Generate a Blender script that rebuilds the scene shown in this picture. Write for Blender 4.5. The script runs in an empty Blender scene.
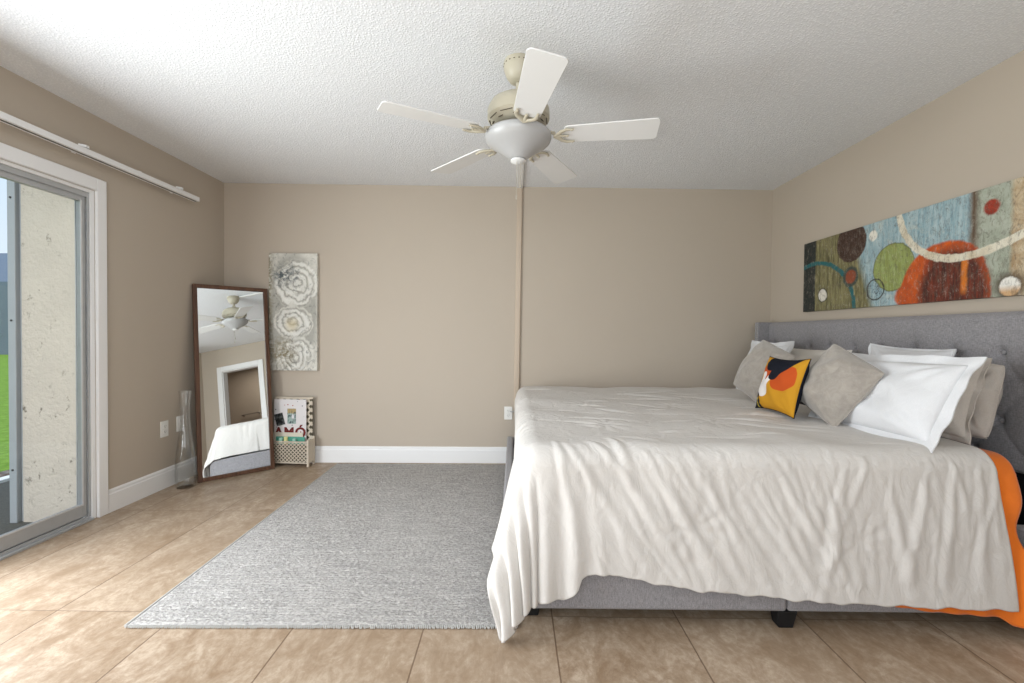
import bpy, bmesh, math, random
import numpy as np
from mathutils import Vector, Matrix, Euler, noise as mnoise

PI = math.pi
R = math.radians
random.seed(7)
COL = bpy.context.scene.collection
SC = bpy.context.scene

# ------------------------------------------------------------------ camera
cd = bpy.data.cameras.new('camera')
cd.sensor_width = 36.0
cd.lens = 36.0 * 440.0 / 1024.0
cd.clip_start = 0.02
cam = bpy.data.objects.new('camera', cd)
COL.objects.link(cam)
cam.matrix_world = (Matrix.Translation((0, 0, 1.14)) @ Matrix.Rotation(R(0.26), 4, 'Z')
                    @ Matrix.Rotation(R(90 - 0.9), 4, 'X') @ Matrix.Rotation(R(0.5), 4, 'Z'))
SC.camera = cam

# ------------------------------------------------------------------ view, world, sun, daylight
SC.view_settings.view_transform = 'Standard'
SC.view_settings.look = 'None'
SC.view_settings.gamma = 1.0
SC.view_settings.use_curve_mapping = False
SC.view_settings.exposure = 0.13
SC.cycles.use_denoising = True
SC.cycles.max_bounces = 10
SC.cycles.diffuse_bounces = 6
SC.cycles.glossy_bounces = 5
SC.cycles.transmission_bounces = 10
SC.cycles.transparent_max_bounces = 12
SC.cycles.sample_clamp_indirect = 6.0
SC.cycles.caustics_refractive = False
SC.cycles.caustics_reflective = False

world = bpy.data.worlds.new('sky')
SC.world = world
world.use_nodes = True
wn, wl = world.node_tree.nodes, world.node_tree.links
wn.clear()
w_out = wn.new('ShaderNodeOutputWorld')
w_bg = wn.new('ShaderNodeBackground')
w_tc = wn.new('ShaderNodeTexCoord')
w_sep = wn.new('ShaderNodeSeparateXYZ')
w_ramp = wn.new('ShaderNodeValToRGB')
w_ramp.color_ramp.elements[0].position = 0.0
w_ramp.color_ramp.elements[0].color = (0.80, 0.90, 0.98, 1)
w_ramp.color_ramp.elements[1].position = 0.7
w_ramp.color_ramp.elements[1].color = (0.42, 0.66, 0.95, 1)
w_noise = wn.new('ShaderNodeTexNoise')
w_noise.inputs['Scale'].default_value = 2.2
w_noise.inputs['Detail'].default_value = 5
w_mix = wn.new('ShaderNodeMix')
w_mix.data_type = 'RGBA'
w_cr = wn.new('ShaderNodeMapRange')
w_cr.inputs['From Min'].default_value = 0.5
w_cr.inputs['From Max'].default_value = 0.68
wl.new(w_tc.outputs['Generated'], w_sep.inputs[0])
wl.new(w_sep.outputs['Z'], w_ramp.inputs[0])
wl.new(w_tc.outputs['Generated'], w_noise.inputs['Vector'])
wl.new(w_noise.outputs['Fac'], w_cr.inputs['Value'])
wl.new(w_cr.outputs['Result'], w_mix.inputs['Factor'])
wl.new(w_ramp.outputs['Color'], w_mix.inputs[6])
w_mix.inputs[7].default_value = (0.9, 0.95, 1, 1)
wl.new(w_mix.outputs[2], w_bg.inputs['Color'])
w_bg.inputs['Strength'].default_value = 1.0
wl.new(w_bg.outputs[0], w_out.inputs[0])


def add_light(name, kind, loc, rot, energy, color=(1, 1, 1), size=None, size_y=None, angle=None):
    ld = bpy.data.lights.new(name, kind)
    ld.energy = energy
    ld.color = color
    if kind == 'AREA':
        ld.shape = 'RECTANGLE'
        ld.size = size
        ld.size_y = size_y
    if angle is not None:
        ld.angle = angle
    o = bpy.data.objects.new(name, ld)
    COL.objects.link(o)
    o.location = loc
    o.rotation_euler = rot
    return o


# sun comes over the house from behind the right wall, lighting the lawn only
add_light('sun', 'SUN', (0, 0, 6), (R(37), R(-1.5), 0), 2.4, (1, 0.96, 0.9), angle=R(1.0))
# daylight through the sliding door (the part of the opening left of the picture)
add_light('daylight_slider', 'AREA', (-2.48, 1.15, 0.98), (0, R(-84), 0), 94, (0.93, 0.97, 1.0), 1.75, 1.7)
# added fill light from behind the camera, set at an invented window
add_light('fill_behind_camera', 'AREA', (-0.35, -1.13, 1.35), (R(104), 0, 0), 50, (0.965, 0.985, 1.0), 2.9, 1.9)
# lamp on the bathroom ceiling beyond the doorway
add_light('bathroom_lamp', 'AREA', (3.3, 0.0, 2.38), (0, 0, 0), 9, (1, 0.93, 0.84), 0.5, 0.5)

# ------------------------------------------------------------------ node helper: small expression layer


class NT:
    def __init__(self, name, rough=0.6, spec=0.3):
        self.m = bpy.data.materials.new(name)
        self.m.use_nodes = True
        self.t = self.m.node_tree
        self.n = self.t.nodes
        self.l = self.t.links
        self.b = self.n['Principled BSDF']
        self.b.inputs['Roughness'].default_value = rough
        self.b.inputs['Specular IOR Level'].default_value = spec
        self.tc = self.n.new('ShaderNodeTexCoord')

    def coord(self, kind='Object'):
        return self.tc.outputs[kind]

    def put(self, a, sock):
        if isinstance(a, (int, float)):
            sock.default_value = a
        elif isinstance(a, tuple):
            sock.default_value = a if len(a) == len(sock.default_value) else tuple(a) + (1,)
        else:
            self.l.new(a, sock)

    def math(self, op, a, b=0.0, c=None):
        k = self.n.new('ShaderNodeMath')
        k.operation = op
        self.put(a, k.inputs[0])
        self.put(b, k.inputs[1])
        if c is not None:
            self.put(c, k.inputs[2])
        return k.outputs[0]

    def add(self, a, b): return self.math('ADD', a, b)
    def sub(self, a, b): return self.math('SUBTRACT', a, b)
    def mul(self, a, b): return self.math('MULTIPLY', a, b)
    def mx(self, a, b): return self.math('MAXIMUM', a, b)
    def mn(self, a, b): return self.math('MINIMUM', a, b)

    def sep(self, v):
        k = self.n.new('ShaderNodeSeparateXYZ')
        self.l.new(v, k.inputs[0])
        return k.outputs[0], k.outputs[1], k.outputs[2]

    def comb(self, x, y, z=0.0):
        k = self.n.new('ShaderNodeCombineXYZ')
        self.put(x, k.inputs[0]); self.put(y, k.inputs[1]); self.put(z, k.inputs[2])
        return k.outputs[0]

    def scale(self, v, s):
        k = self.n.new('ShaderNodeMapping')
        self.l.new(v, k.inputs['Vector'])
        k.inputs['Scale'].default_value = s if isinstance(s, tuple) else (s, s, s)
        return k.outputs[0]

    def noise(self, v, s, detail=3.0, rough=0.55, dist=0.0):
        k = self.n.new('ShaderNodeTexNoise')
        self.l.new(v, k.inputs['Vector'])
        k.inputs['Scale'].default_value = s
        k.inputs['Detail'].default_value = detail
        k.inputs['Roughness'].default_value = rough
        k.inputs['Distortion'].default_value = dist
        return k.outputs['Fac']

    def voro(self, v, s, feature='F1'):
        k = self.n.new('ShaderNodeTexVoronoi')
        k.feature = feature
        self.l.new(v, k.inputs['Vector'])
        k.inputs['Scale'].default_value = s
        return k.outputs['Distance']

    def map(self, a, f0, f1, t0=0.0, t1=1.0):
        k = self.n.new('ShaderNodeMapRange')
        self.put(a, k.inputs['Value'])
        k.inputs['From Min'].default_value = f0
        k.inputs['From Max'].default_value = f1
        k.inputs['To Min'].default_value = t0
        k.inputs['To Max'].default_value = t1
        return k.outputs['Result']

    def mix(self, f, a, b):
        k = self.n.new('ShaderNodeMix')
        k.data_type = 'RGBA'
        self.put(f, k.inputs['Factor'])
        self.put(a, k.inputs[6]); self.put(b, k.inputs[7])
        return k.outputs[2]

    def dist(self, x, y, cx, cy, sx=1.0, sy=1.0):
        dx = self.mul(self.sub(x, cx), 1.0 / sx)
        dy = self.mul(self.sub(y, cy), 1.0 / sy)
        return self.math('SQRT', self.add(self.mul(dx, dx), self.mul(dy, dy)))

    def disc(self, x, y, cx, cy, r, soft=0.004, sx=1.0, sy=1.0):
        return self.map(self.dist(x, y, cx, cy, sx, sy), r + soft, r - soft)

    def ring(self, x, y, cx, cy, r, w, soft=0.003, sx=1.0, sy=1.0):
        d = self.math('ABSOLUTE', self.sub(self.dist(x, y, cx, cy, sx, sy), r))
        return self.map(d, w + soft, w - soft)

    def color(self, c):
        self.put(c, self.b.inputs['Base Color'])
        return self

    def bump(self, h, strength=0.3, dist=0.01):
        k = self.n.new('ShaderNodeBump')
        k.inputs['Strength'].default_value = strength
        k.inputs['Distance'].default_value = dist
        self.l.new(h, k.inputs['Height'])
        if self.b.inputs['Normal'].is_linked:
            self.l.new(self.b.inputs['Normal'].links[0].from_socket, k.inputs['Normal'])
        self.l.new(k.outputs[0], self.b.inputs['Normal'])
        return self


def srgb(r, g, b):
    f = lambda c: (c / 255 / 12.92) if c <= 10 else ((c / 255 + 0.055) / 1.055) ** 2.4
    return (f(r), f(g), f(b))


def plain(name, c, rough=0.6, spec=0.3, metallic=0.0, var=0.04, vscale=6.0, bump=0.0, bscale=60.0):
    t = NT(name, rough, spec)
    t.b.inputs['Metallic'].default_value = metallic
    v = t.coord()
    n = t.noise(v, vscale, 4)
    lo = tuple(x * (1 - var) for x in c)
    hi = tuple(min(1, x * (1 + var)) for x in c)
    t.color(t.mix(n, lo, hi))
    if bump:
        t.bump(t.noise(v, bscale, 3), bump, 0.002)
    return t.m


# ------------------------------------------------------------------ materials
M = {}
# walls: matt taupe paint with a faint roller texture
t = NT('taupe_paint', 0.62, 0.25)
v = t.coord()
t.color(t.mix(t.noise(v, 1.3, 3), (0.462, 0.400, 0.330), (0.484, 0.420, 0.348)))
t.bump(t.noise(v, 160, 2), 0.10, 0.002)
M['wall'] = t.m
M['wall_bath'] = plain('bathroom_paint', (0.46, 0.385, 0.31), 0.6)

# popcorn ceiling
t = NT('popcorn_ceiling', 0.9, 0.1)
v = t.coord()
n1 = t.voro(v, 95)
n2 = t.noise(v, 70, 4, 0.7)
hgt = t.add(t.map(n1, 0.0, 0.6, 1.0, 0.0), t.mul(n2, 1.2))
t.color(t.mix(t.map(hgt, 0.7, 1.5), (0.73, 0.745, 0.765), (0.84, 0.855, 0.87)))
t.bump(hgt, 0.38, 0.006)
M['ceiling'] = t.m

# travertine-look floor tiles, long side running away from the camera
t = NT('travertine_tile', 0.42, 0.42)
v = t.coord()
x, y, z = t.sep(v)
TW, TL = 0.5035, 1.012
fx = t.math('FRACT', t.add(t.mul(t.sub(x, -1.346), 1 / TW), 40.0))
fy = t.math('FRACT', t.add(t.mul(t.sub(y, 1.766), 1 / TL), 40.0))
ex = t.mul(t.mn(fx, t.sub(1.0, fx)), TW)
ey = t.mul(t.mn(fy, t.sub(1.0, fy)), TL)
gr_x = t.map(ex, 0.0035, 0.0018)
gr_y = t.mul(t.map(ey, 0.003, 0.0013), 0.75)
grout = t.mx(gr_x, gr_y)
ix = t.math('FLOOR', t.add(t.mul(t.sub(x, -1.346), 1 / TW), 40.0))
iy = t.math('FLOOR', t.add(t.mul(t.sub(y, 1.766), 1 / TL), 40.0))
wnk = t.n.new('ShaderNodeTexWhiteNoise')
wnk.noise_dimensions = '2D'
t.l.new(t.comb(ix, iy), wnk.inputs['Vector'])
tile_r = wnk.outputs['Value']
vv = t.comb(t.add(x, t.mul(tile_r, 7.0)), y, t.mul(tile_r, 3.0))
big = t.noise(vv, 2.4, 5, 0.6, 0.8)
vein = t.noise(t.scale(vv, (1.0, 0.55, 1)), 7, 8, 0.72, 1.6)
fine = t.noise(vv, 45, 4, 0.7)
pits = t.map(t.noise(t.scale(vv, (1.0, 0.7, 1)), 22, 6, 0.75, 1.0), 0.60, 0.72)
streak = t.noise(t.scale(vv, (1.0, 0.7, 1)), 13, 8, 0.78, 2.2)
c = t.mix(t.map(big, 0.3, 0.7), (0.32, 0.235, 0.16), (0.45, 0.355, 0.265))
c = t.mix(t.map(vein, 0.36, 0.56, 0.15, 1.0), (0.235, 0.155, 0.092), c)
c = t.mix(t.mul(t.map(vein, 0.55, 0.66), 0.40), c, (0.56, 0.46, 0.36))
c = t.mix(t.map(streak, 0.50, 0.36, 0.0, 0.45), c, (0.19, 0.115, 0.06))
c = t.mix(t.map(streak, 0.56, 0.68, 0.0, 0.35), c, (0.60, 0.50, 0.39))
c = t.mix(t.map(fine, 0.46, 0.60, 0.0, 0.42), c, (0.24, 0.155, 0.09))
c = t.mix(t.mul(pits, 0.50), c, (0.20, 0.12, 0.06))
c = t.mix(t.map(tile_r, 0, 1, 0.0, 0.14), c, (0.52, 0.42, 0.32))
c = t.mix(t.mul(grout, 0.85), c, (0.14, 0.085, 0.05))
t.color(c)
t.put(t.map(big, 0.2, 0.8, 0.34, 0.5), t.b.inputs['Roughness'])
t.bump(t.sub(t.mul(vein, 0.25), grout), 0.35, 0.003)
M['tile'] = t.m

M['white_trim'] = plain('white_trim_paint', (0.80, 0.80, 0.80), 0.35, 0.4, var=0.02)
M['white_gloss'] = plain('white_door_paint', (0.78, 0.78, 0.77), 0.3, 0.4, var=0.02)
M['alu'] = plain('white_aluminium', (0.62, 0.63, 0.64), 0.38, 0.5, metallic=0.25, var=0.05, vscale=20)
M['alu_grey'] = plain('grey_aluminium', (0.42, 0.43, 0.44), 0.4, 0.5, metallic=0.2, var=0.08, vscale=20)
M['dark_gap'] = plain('dark_gasket', (0.035, 0.035, 0.037), 0.6, 0.3)
M['outlet'] = plain('outlet_plastic', (0.80, 0.79, 0.76), 0.35, 0.4, var=0.01)
M['outlet_slot'] = plain('outlet_slot', (0.06, 0.055, 0.05), 0.6, 0.2)
M['raceway_beige'] = plain('raceway_beige', (0.52, 0.43, 0.34), 0.5, 0.3, var=0.02)
M['raceway_white'] = plain('raceway_white', (0.76, 0.76, 0.75), 0.5, 0.3, var=0.02)

# thin clear door glass
t = NT('door_glass')
t.n.remove(t.b)
tr = t.n.new('ShaderNodeBsdfTransparent')
gl = t.n.new('ShaderNodeBsdfGlossy')
gl.inputs['Roughness'].default_value = 0.02
fr = t.n.new('ShaderNodeLayerWeight')
fr.inputs['Blend'].default_value = 0.5
ms = t.n.new('ShaderNodeMixShader')
t.l.new(t.map(t.math('POWER', fr.outputs['Facing'], 5.0), 0.0, 1.0, 0.02, 0.5), ms.inputs[0]); t.l.new(tr.outputs[0], ms.inputs[1]); t.l.new(gl.outputs[0], ms.inputs[2])
t.l.new(ms.outputs[0], t.n['Material Output'].inputs[0])
tr.inputs[0].default_value = (0.985, 0.99, 0.988, 1)
M['pane'] = t.m

t = NT('vase_glass')
t.n.remove(t.b)
tr = t.n.new('ShaderNodeBsdfTransparent')
gl = t.n.new('ShaderNodeBsdfGlossy')
gl.inputs['Roughness'].default_value = 0.04
lw = t.n.new('ShaderNodeLayerWeight')
lw.inputs['Blend'].default_value = 0.35
ms = t.n.new('ShaderNodeMixShader')
t.l.new(t.map(lw.outputs['Facing'], 0.0, 1.0, 0.04, 0.42), ms.inputs[0])
t.l.new(tr.outputs[0], ms.inputs[1]); t.l.new(gl.outputs[0], ms.inputs[2])
t.l.new(ms.outputs[0], t.n['Material Output'].inputs[0])
tr.inputs[0].default_value = (0.985, 0.99, 0.988, 1)
M['glass'] = t.m

t = NT('mirror_silver', 0.01, 0.5)
t.b.inputs['Metallic'].default_value = 1.0
t.color((0.86, 0.89, 0.90))
M['mirror'] = t.m

t = NT('walnut_frame', 0.42, 0.35)
v = t.coord()
n = t.noise(t.scale(v, (14, 14, 1.2)), 3.0, 6, 0.6, 0.6)
t.color(t.mix(t.map(n, 0.3, 0.7), (0.055, 0.024, 0.013), (0.13, 0.062, 0.034)))
t.bump(n, 0.1, 0.002)
M['walnut'] = t.m

# fan
M['fan_cream'] = plain('almond_enamel', (0.50, 0.46, 0.36), 0.35, 0.45, var=0.04)
M['fan_slot'] = plain('fan_vent_dark', (0.10, 0.085, 0.06), 0.6, 0.2)
M['fan_blade'] = plain('white_blade', (0.72, 0.72, 0.71), 0.4, 0.35, var=0.015)
M['frosted'] = plain('frosted_glass_white', (0.43, 0.43, 0.43), 0.30, 0.45, var=0.02)
M['chain'] = plain('chain_brass', (0.50, 0.47, 0.40), 0.35, 0.5, metallic=0.8)

# fabrics


def weave(name, c1, c2, s=420, rough=0.9, bump=0.35, blot=0.10, sheen=0.2):
    t = NT(name, rough, 0.15)
    t.b.inputs['Sheen Weight'].default_value = sheen
    v = t.coord()
    a = t.noise(t.scale(v, (s, s * 0.18, s)), 1.0, 2)
    b = t.noise(t.scale(v, (s, s, s * 0.18)), 1.0, 2)
    a2 = t.add(t.mul(a, 0.5), t.mul(b, 0.5))
    big = t.noise(v, 7, 3)
    f = t.add(t.map(a2, 0.35, 0.65), t.mul(t.sub(big, 0.5), blot * 4))
    t.color(t.mix(f, c1, c2))
    t.bump(a2, bump, 0.0015)
    return t


M['grey_linen'] = weave('grey_linen_upholstery', (0.185, 0.178, 0.186), (0.325, 0.312, 0.322), 330, blot=0.03).m
t = weave('duvet_cotton', (0.60, 0.575, 0.545), (0.64, 0.615, 0.585), 500, 0.85, 0.05, 0.0, 0.1)
v = t.coord()
wr = t.noise(t.scale(v, (1.0, 1.0, 0.55)), 16, 5, 0.55, 1.2)
t.bump(wr, 0.38, 0.016)
M['duvet'] = t.m
t = weave('white_cotton', (0.68, 0.685, 0.70), (0.73, 0.735, 0.75), 500, 0.85, 0.05, 0.0, 0.1)
t.bump(t.noise(t.coord(), 14, 4, 0.55, 1.0), 0.25, 0.014)
M['white_cotton'] = t.m
t = weave('beige_cotton', (0.50, 0.455, 0.41), (0.56, 0.51, 0.46), 500, 0.85, 0.05, 0.0, 0.1)
t.bump(t.noise(t.coord(), 12, 4, 0.55, 1.4), 0.4, 0.016)
M['beige_cotton'] = t.m
t = weave('cream_cotton', (0.66, 0.63, 0.58), (0.70, 0.67, 0.62), 500, 0.85, 0.05, 0.0, 0.1)
t.bump(t.noise(t.coord(), 12, 4, 0.55, 1.4), 0.3, 0.016)
M['cream_cotton'] = t.m
t = NT('taupe_velvet', 0.8, 0.15)
t.b.inputs['Sheen Weight'].default_value = 0.5
v = t.coord()
n = t.noise(v, 22, 6, 0.7, 0.8)
t.color(t.mix(t.map(n, 0.3, 0.7), (0.28, 0.25, 0.22), (0.41, 0.37, 0.325)))
t.bump(t.noise(v, 160, 3), 0.35, 0.003)
M['velvet'] = t.m
t = NT('orange_fleece', 0.8, 0.2)
t.b.inputs['Sheen Weight'].default_value = 0.2
v = t.coord()
t.color(t.mix(t.noise(v, 12, 3), (0.70, 0.155, 0.012), (0.80, 0.19, 0.018)))
t.bump(t.noise(v, 14, 4, 0.6, 1.0), 0.25, 0.01)
M['orange'] = t.m
M['mattress'] = plain('mattress_ticking', (0.6, 0.6, 0.6), 0.85, 0.1)
M['black'] = plain('black_plastic', (0.010, 0.010, 0.011), 0.5, 0.3)
M['black_cloth'] = plain('black_cover_and_shade', (0.012, 0.012, 0.013), 0.9, 0.1)
M['nail'] = plain('nailhead_nickel', (0.6, 0.6, 0.6), 0.25, 0.5, metallic=1.0)

# rug: heathered grey loops with broken courses running along X
t = NT('grey_wool_rug', 0.95, 0.08)
v = t.coord()
a = t.noise(t.scale(v, (60, 120, 1)), 1.0, 4, 0.7, 0.6)
b = t.noise(t.scale(v, (7, 34, 1)), 1.0, 4, 0.65, 0.6)
d = t.noise(v, 2.2, 4, 0.6)
c = t.mix(t.map(a, 0.32, 0.68), (0.215, 0.205, 0.198), (0.62, 0.595, 0.57))
c = t.mix(t.map(b, 0.50, 0.68, 0, 0.50), c, (0.25, 0.24, 0.23))
c = t.mix(t.map(b, 0.45, 0.30, 0, 0.45), c, (0.63, 0.61, 0.585))
c = t.mix(t.map(d, 0.35, 0.7, 0.0, 0.30), c, (0.49, 0.47, 0.45))
t.color(c)
t.bump(t.add(a, t.mul(b, 0.5)), 0.9, 0.008)
M['rug'] = t.m
M['rug_edge'] = plain('rug_binding', (0.46, 0.45, 0.43), 0.9, 0.1, bump=0.3, bscale=200)

# lattice basket and what stands in it
M['lattice'] = plain('whitewashed_wood', (0.60, 0.53, 0.43), 0.6, 0.3, var=0.12, vscale=25, bump=0.15)
M['lattice_dark'] = plain('basket_shade', (0.10, 0.085, 0.06), 0.8, 0.1)  # dark colour standing in for the shade inside the basket
M['green_toy'] = plain('green_paper', (0.10, 0.36, 0.27), 0.6, 0.2, var=0.2)
M['mint_toy'] = plain('mint_paper', (0.35, 0.62, 0.52), 0.6, 0.2, var=0.1)
M['yellow_toy'] = plain('yellow_paper', (0.72, 0.70, 0.33), 0.6, 0.2, var=0.1)
M['cream_paper'] = plain('cream_paper', (0.70, 0.64, 0.54), 0.6, 0.2, var=0.05)
M['red_letter'] = plain('dark_red_letters', (0.16, 0.022, 0.02), 0.5, 0.2, var=0.15)
t = NT('dotted_card', 0.6, 0.25)
v = t.coord()
vo = t.n.new('ShaderNodeTexVoronoi')
t.l.new(t.scale(v, (1, 0, 1)), vo.inputs['Vector'])
vo.inputs['Scale'].default_value = 34
spot = t.map(vo.outputs['Distance'], 0.20, 0.14)
cs = t.sep(vo.outputs['Color'])
keep = t.map(cs[0], 0.20, 0.22)
spotc = t.mix(t.map(cs[1], 0.48, 0.52), (0.34, 0.03, 0.03), (0.05, 0.05, 0.09))
t.color(t.mix(t.mul(spot, keep), (0.74, 0.71, 0.71), spotc))
M['dots'] = t.m
t = NT('photo_print', 0.35, 0.4)
v = t.coord('Generated')
x, y, z = t.sep(v)
n = t.noise(v, 5, 4)
c = t.mix(t.map(t.add(z, t.mul(n, 0.3)), 0.80, 0.86), (0.35, 0.45, 0.42), (0.45, 0.34, 0.16))
c = t.mix(t.map(n, 0.50, 0.60), c, (0.04, 0.07, 0.08))
c = t.mix(t.disc(x, z, 0.65, 0.48, 0.16, 0.05), c, (0.7, 0.7, 0.72))
t.color(c)
M['photo'] = t.m
t = NT('dark_photo_print', 0.35, 0.4)
n = t.noise(t.coord('Generated'), 4, 4)
t.color(t.mix(t.map(n, 0.45, 0.7), (0.012, 0.014, 0.015), (0.16, 0.17, 0.17)))
M['photo_dark'] = t.m

# outdoors
t = NT('old_stucco', 0.9, 0.1)
v = t.coord()
n = t.noise(v, 3, 5, 0.6)
st = t.map(t.noise(t.scale(v, (1, 1, 0.7)), 17, 8, 0.75, 0.2), 0.575, 0.64)
pa = t.map(t.noise(v, 3.1, 3), 0.42, 0.55)
c = t.mix(n, (0.48, 0.44, 0.39), (0.62, 0.57, 0.50))
t.color(t.mix(t.mul(t.mul(st, pa), 0.85), c, (0.12, 0.105, 0.08)))
t.bump(t.noise(v, 38, 5, 0.6), 0.6, 0.012)
M['stucco'] = t.m
t = NT('porch_carpet', 0.95, 0.1)
v = t.coord()
t.color(t.mix(t.noise(v, 60, 4, 0.7), (0.035, 0.037, 0.035), (0.12, 0.122, 0.115)))
M['porch'] = t.m
t = NT('lawn_grass', 0.9, 0.1)
v = t.coord()
n = t.noise(t.scale(v, (1, 1, 1)), 9, 6, 0.75)
t.color(t.mix(t.map(n, 0.3, 0.7), (0.10, 0.20, 0.02), (0.26, 0.42, 0.07)))
t.bump(n, 0.6, 0.05)
M['lawn'] = t.m
t = NT('mulch_bed', 0.95, 0.1)
v = t.coord()
n = t.voro(v, 16)
t.color(t.mix(n, (0.30, 0.27, 0.25), (0.10, 0.06, 0.045)))
t.bump(n, 0.8, 0.04)
M['mulch'] = t.m
M['post'] = plain('grey_post_paint', (0.34, 0.37, 0.40), 0.45, 0.4, var=0.06)
M['far_wall'] = plain('far_house_grey', (0.15, 0.19, 0.24), 0.8, 0.1)
M['far_roof'] = plain('far_roof_grey', (0.14, 0.18, 0.24), 0.8, 0.1)
M['leaf'] = plain('hedge_leaf', (0.05, 0.14, 0.02), 0.8, 0.2, var=0.4, vscale=12)
M['bath_wood'] = plain('bathroom_vanity_wood', (0.20, 0.08, 0.03), 0.45, 0.3, var=0.2)
M['chrome'] = plain('brushed_nickel', (0.35, 0.31, 0.27), 0.3, 0.5, metallic=0.9)
M['towel'] = plain('white_towel', (0.8, 0.8, 0.8), 0.9, 0.1)

# wide painting above the headboard: s runs from its far end, t from its lower edge
t = NT('abstract_circles_painting', 0.45, 0.35)
v = t.coord()
ox, oy, oz = t.sep(v)
wob = t.mul(t.sub(t.noise(v, 26, 5, 0.7), 0.5), 0.022)
s = t.add(t.mul(oy, -1.0), wob)
q = t.add(oz, wob)
grain = t.noise(t.scale(v, (1, 16, 2.2)), 3.0, 6, 0.7, 0.5)
blot = t.noise(v, 9, 6, 0.7, 0.6)
grit = t.noise(v, 42, 6, 0.85)
base = t.mix(t.map(grain, 0.35, 0.65), (0.20, 0.33, 0.38), (0.42, 0.53, 0.55))
base = t.mix(t.map(blot, 0.55, 0.68, 0, 0.6), base, (0.55, 0.58, 0.52))
olive = t.mix(t.map(grain, 0.35, 0.65), (0.065, 0.06, 0.02), (0.30, 0.27, 0.13))
base = t.mix(t.map(t.add(s, t.mul(t.sub(q, 0.26), 0.35)), 0.60, 0.54), base, olive)
sage = t.mix(t.map(blot, 0.3, 0.7), (0.27, 0.30, 0.23), (0.47, 0.50, 0.42))
base = t.mix(t.map(s, 1.245, 1.262), base, sage)
base = t.mix(t.mul(t.map(t.math('ABSOLUTE', t.sub(s, 1.265)), 0.035, 0.0), t.map(q, 0.12, 0.3)), base, (0.10, 0.055, 0.03))
base = t.mix(t.map(s, 1.42, 1.44, 0, 0.9), base, t.mix(t.map(blot, 0.35, 0.65), (0.35, 0.20, 0.08), (0.62, 0.52, 0.36)))
base = t.mix(t.map(s, 0.140, 0.128), base, (0.012, 0.018, 0.018))
# teal arc
base = t.mix(t.ring(s, q, 0.12, 0.0, 0.385, 0.016, 0.004, 1.02, 0.92), base, (0.012, 0.12, 0.13))
base = t.mix(t.disc(s, q, 0.479, 0.212, 0.068, 0.006), base, (0.04, 0.06, 0.05))
base = t.mix(t.disc(s, q, 0.479, 0.212, 0.045, 0.006), base, (0.26, 0.06, 0.025))
base = t.mix(t.disc(s, q, 0.215, 0.112, 0.052), base, (0.03, 0.03, 0.02))
base = t.mix(t.disc(s, q, 0.215, 0.112, 0.044), base, (0.74, 0.71, 0.62))
brown = t.mix(t.map(grit, 0.5, 0.75), (0.035, 0.014, 0.01), (0.22, 0.15, 0.11))
base = t.mix(t.disc(s, q, 0.478, 0.440, 0.130), base, brown)
base = t.mix(t.disc(s, q, 0.658, 0.445, 0.033), base, (0.78, 0.75, 0.66))
green = t.mix(t.map(grain, 0.3, 0.7), (0.20, 0.22, 0.045), (0.34, 0.42, 0.16))
green = t.mix(t.map(blot, 0.58, 0.7, 0, 0.7), green, (0.35, 0.20, 0.06))
base = t.mix(t.disc(s, q, 0.807, 0.226, 0.143), base, (0.10, 0.10, 0.03))
base = t.mix(t.disc(s, q, 0.807, 0.226, 0.138), base, green)
base = t.mix(t.ring(s, q, 0.682, 0.105, 0.064, 0.004), base, (0.02, 0.02, 0.02))
base = t.mix(t.mul(t.disc(s, q, 0.682, 0.105, 0.06), t.map(grit, 0.52, 0.6)), base, (0.02, 0.02, 0.03))
rustc = t.mix(t.map(grain, 0.38, 0.62), (0.035, 0.012, 0.010), (0.17, 0.030, 0.014))
rustc = t.mix(t.map(grit, 0.62, 0.72, 0, 0.55), rustc, (0.36, 0.30, 0.30))
orange = t.mix(t.map(blot, 0.35, 0.7), (0.62, 0.11, 0.012), (0.30, 0.035, 0.012))
base = t.mix(t.disc(s, q, 1.105, 0.04, 0.245, 0.006, 1.0, 1.10), base, orange)
base = t.mix(t.disc(s, q, 0.885, 0.045, 0.060, 0.008), base, orange)
base = t.mix(t.disc(s, q, 1.145, 0.14, 0.170, 0.006, 1.05, 1.0), base, orange)
base = t.mix(t.disc(s, q, 1.160, 0.04, 0.182, 0.030, 1.0, 1.22), base, rustc)
base = t.mix(t.mul(t.disc(s, q, 1.145, 0.225, 0.085, 0.03, 1.1, 0.35), t.map(grit, 0.42, 0.55)), base, rustc)
base = t.mix(t.mul(t.map(t.math('ABSOLUTE', t.sub(s, 1.224)), 0.022, 0.008), t.mul(t.map(q, 0.02, 0.05), t.map(q, 0.22, 0.19))), base, (0.60, 0.17, 0.02))
arc = t.mx(t.mul(t.ring(s, q, 1.2, 0.575, 0.360, 0.020), t.map(s, 1.2005, 1.1995)), t.mul(t.ring(s, q, 1.2, 0.895, 0.680, 0.020), t.map(s, 1.1995, 1.2005)))
base = t.mix(t.mul(arc, t.map(q, 0.56, 0.55)), base, t.mix(t.map(blot, 0.4, 0.7), (0.72, 0.68, 0.56), (0.55, 0.46, 0.32)))
base = t.mix(t.disc(s, q, 1.344, 0.427, 0.036, 0.005), base, t.mix(t.map(blot, 0.4, 0.6), (0.42, 0.05, 0.02), (0.20, 0.02, 0.012)))
base = t.mix(t.disc(s, q, 1.428, 0.046, 0.060, 0.02), base, (0.06, 0.035, 0.02))
base = t.mix(t.disc(s, q, 1.428, 0.044, 0.044), base, t.mix(t.map(q, 0.02, 0.05), (0.60, 0.38, 0.20), (0.80, 0.78, 0.72)))
dirt = t.map(t.noise(t.scale(v, (1, 3.0, 1.3)), 20, 8, 0.85, 0.8), 0.50, 0.60, 0.0, 0.60)
base = t.mix(dirt, base, (0.10, 0.08, 0.06))
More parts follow.
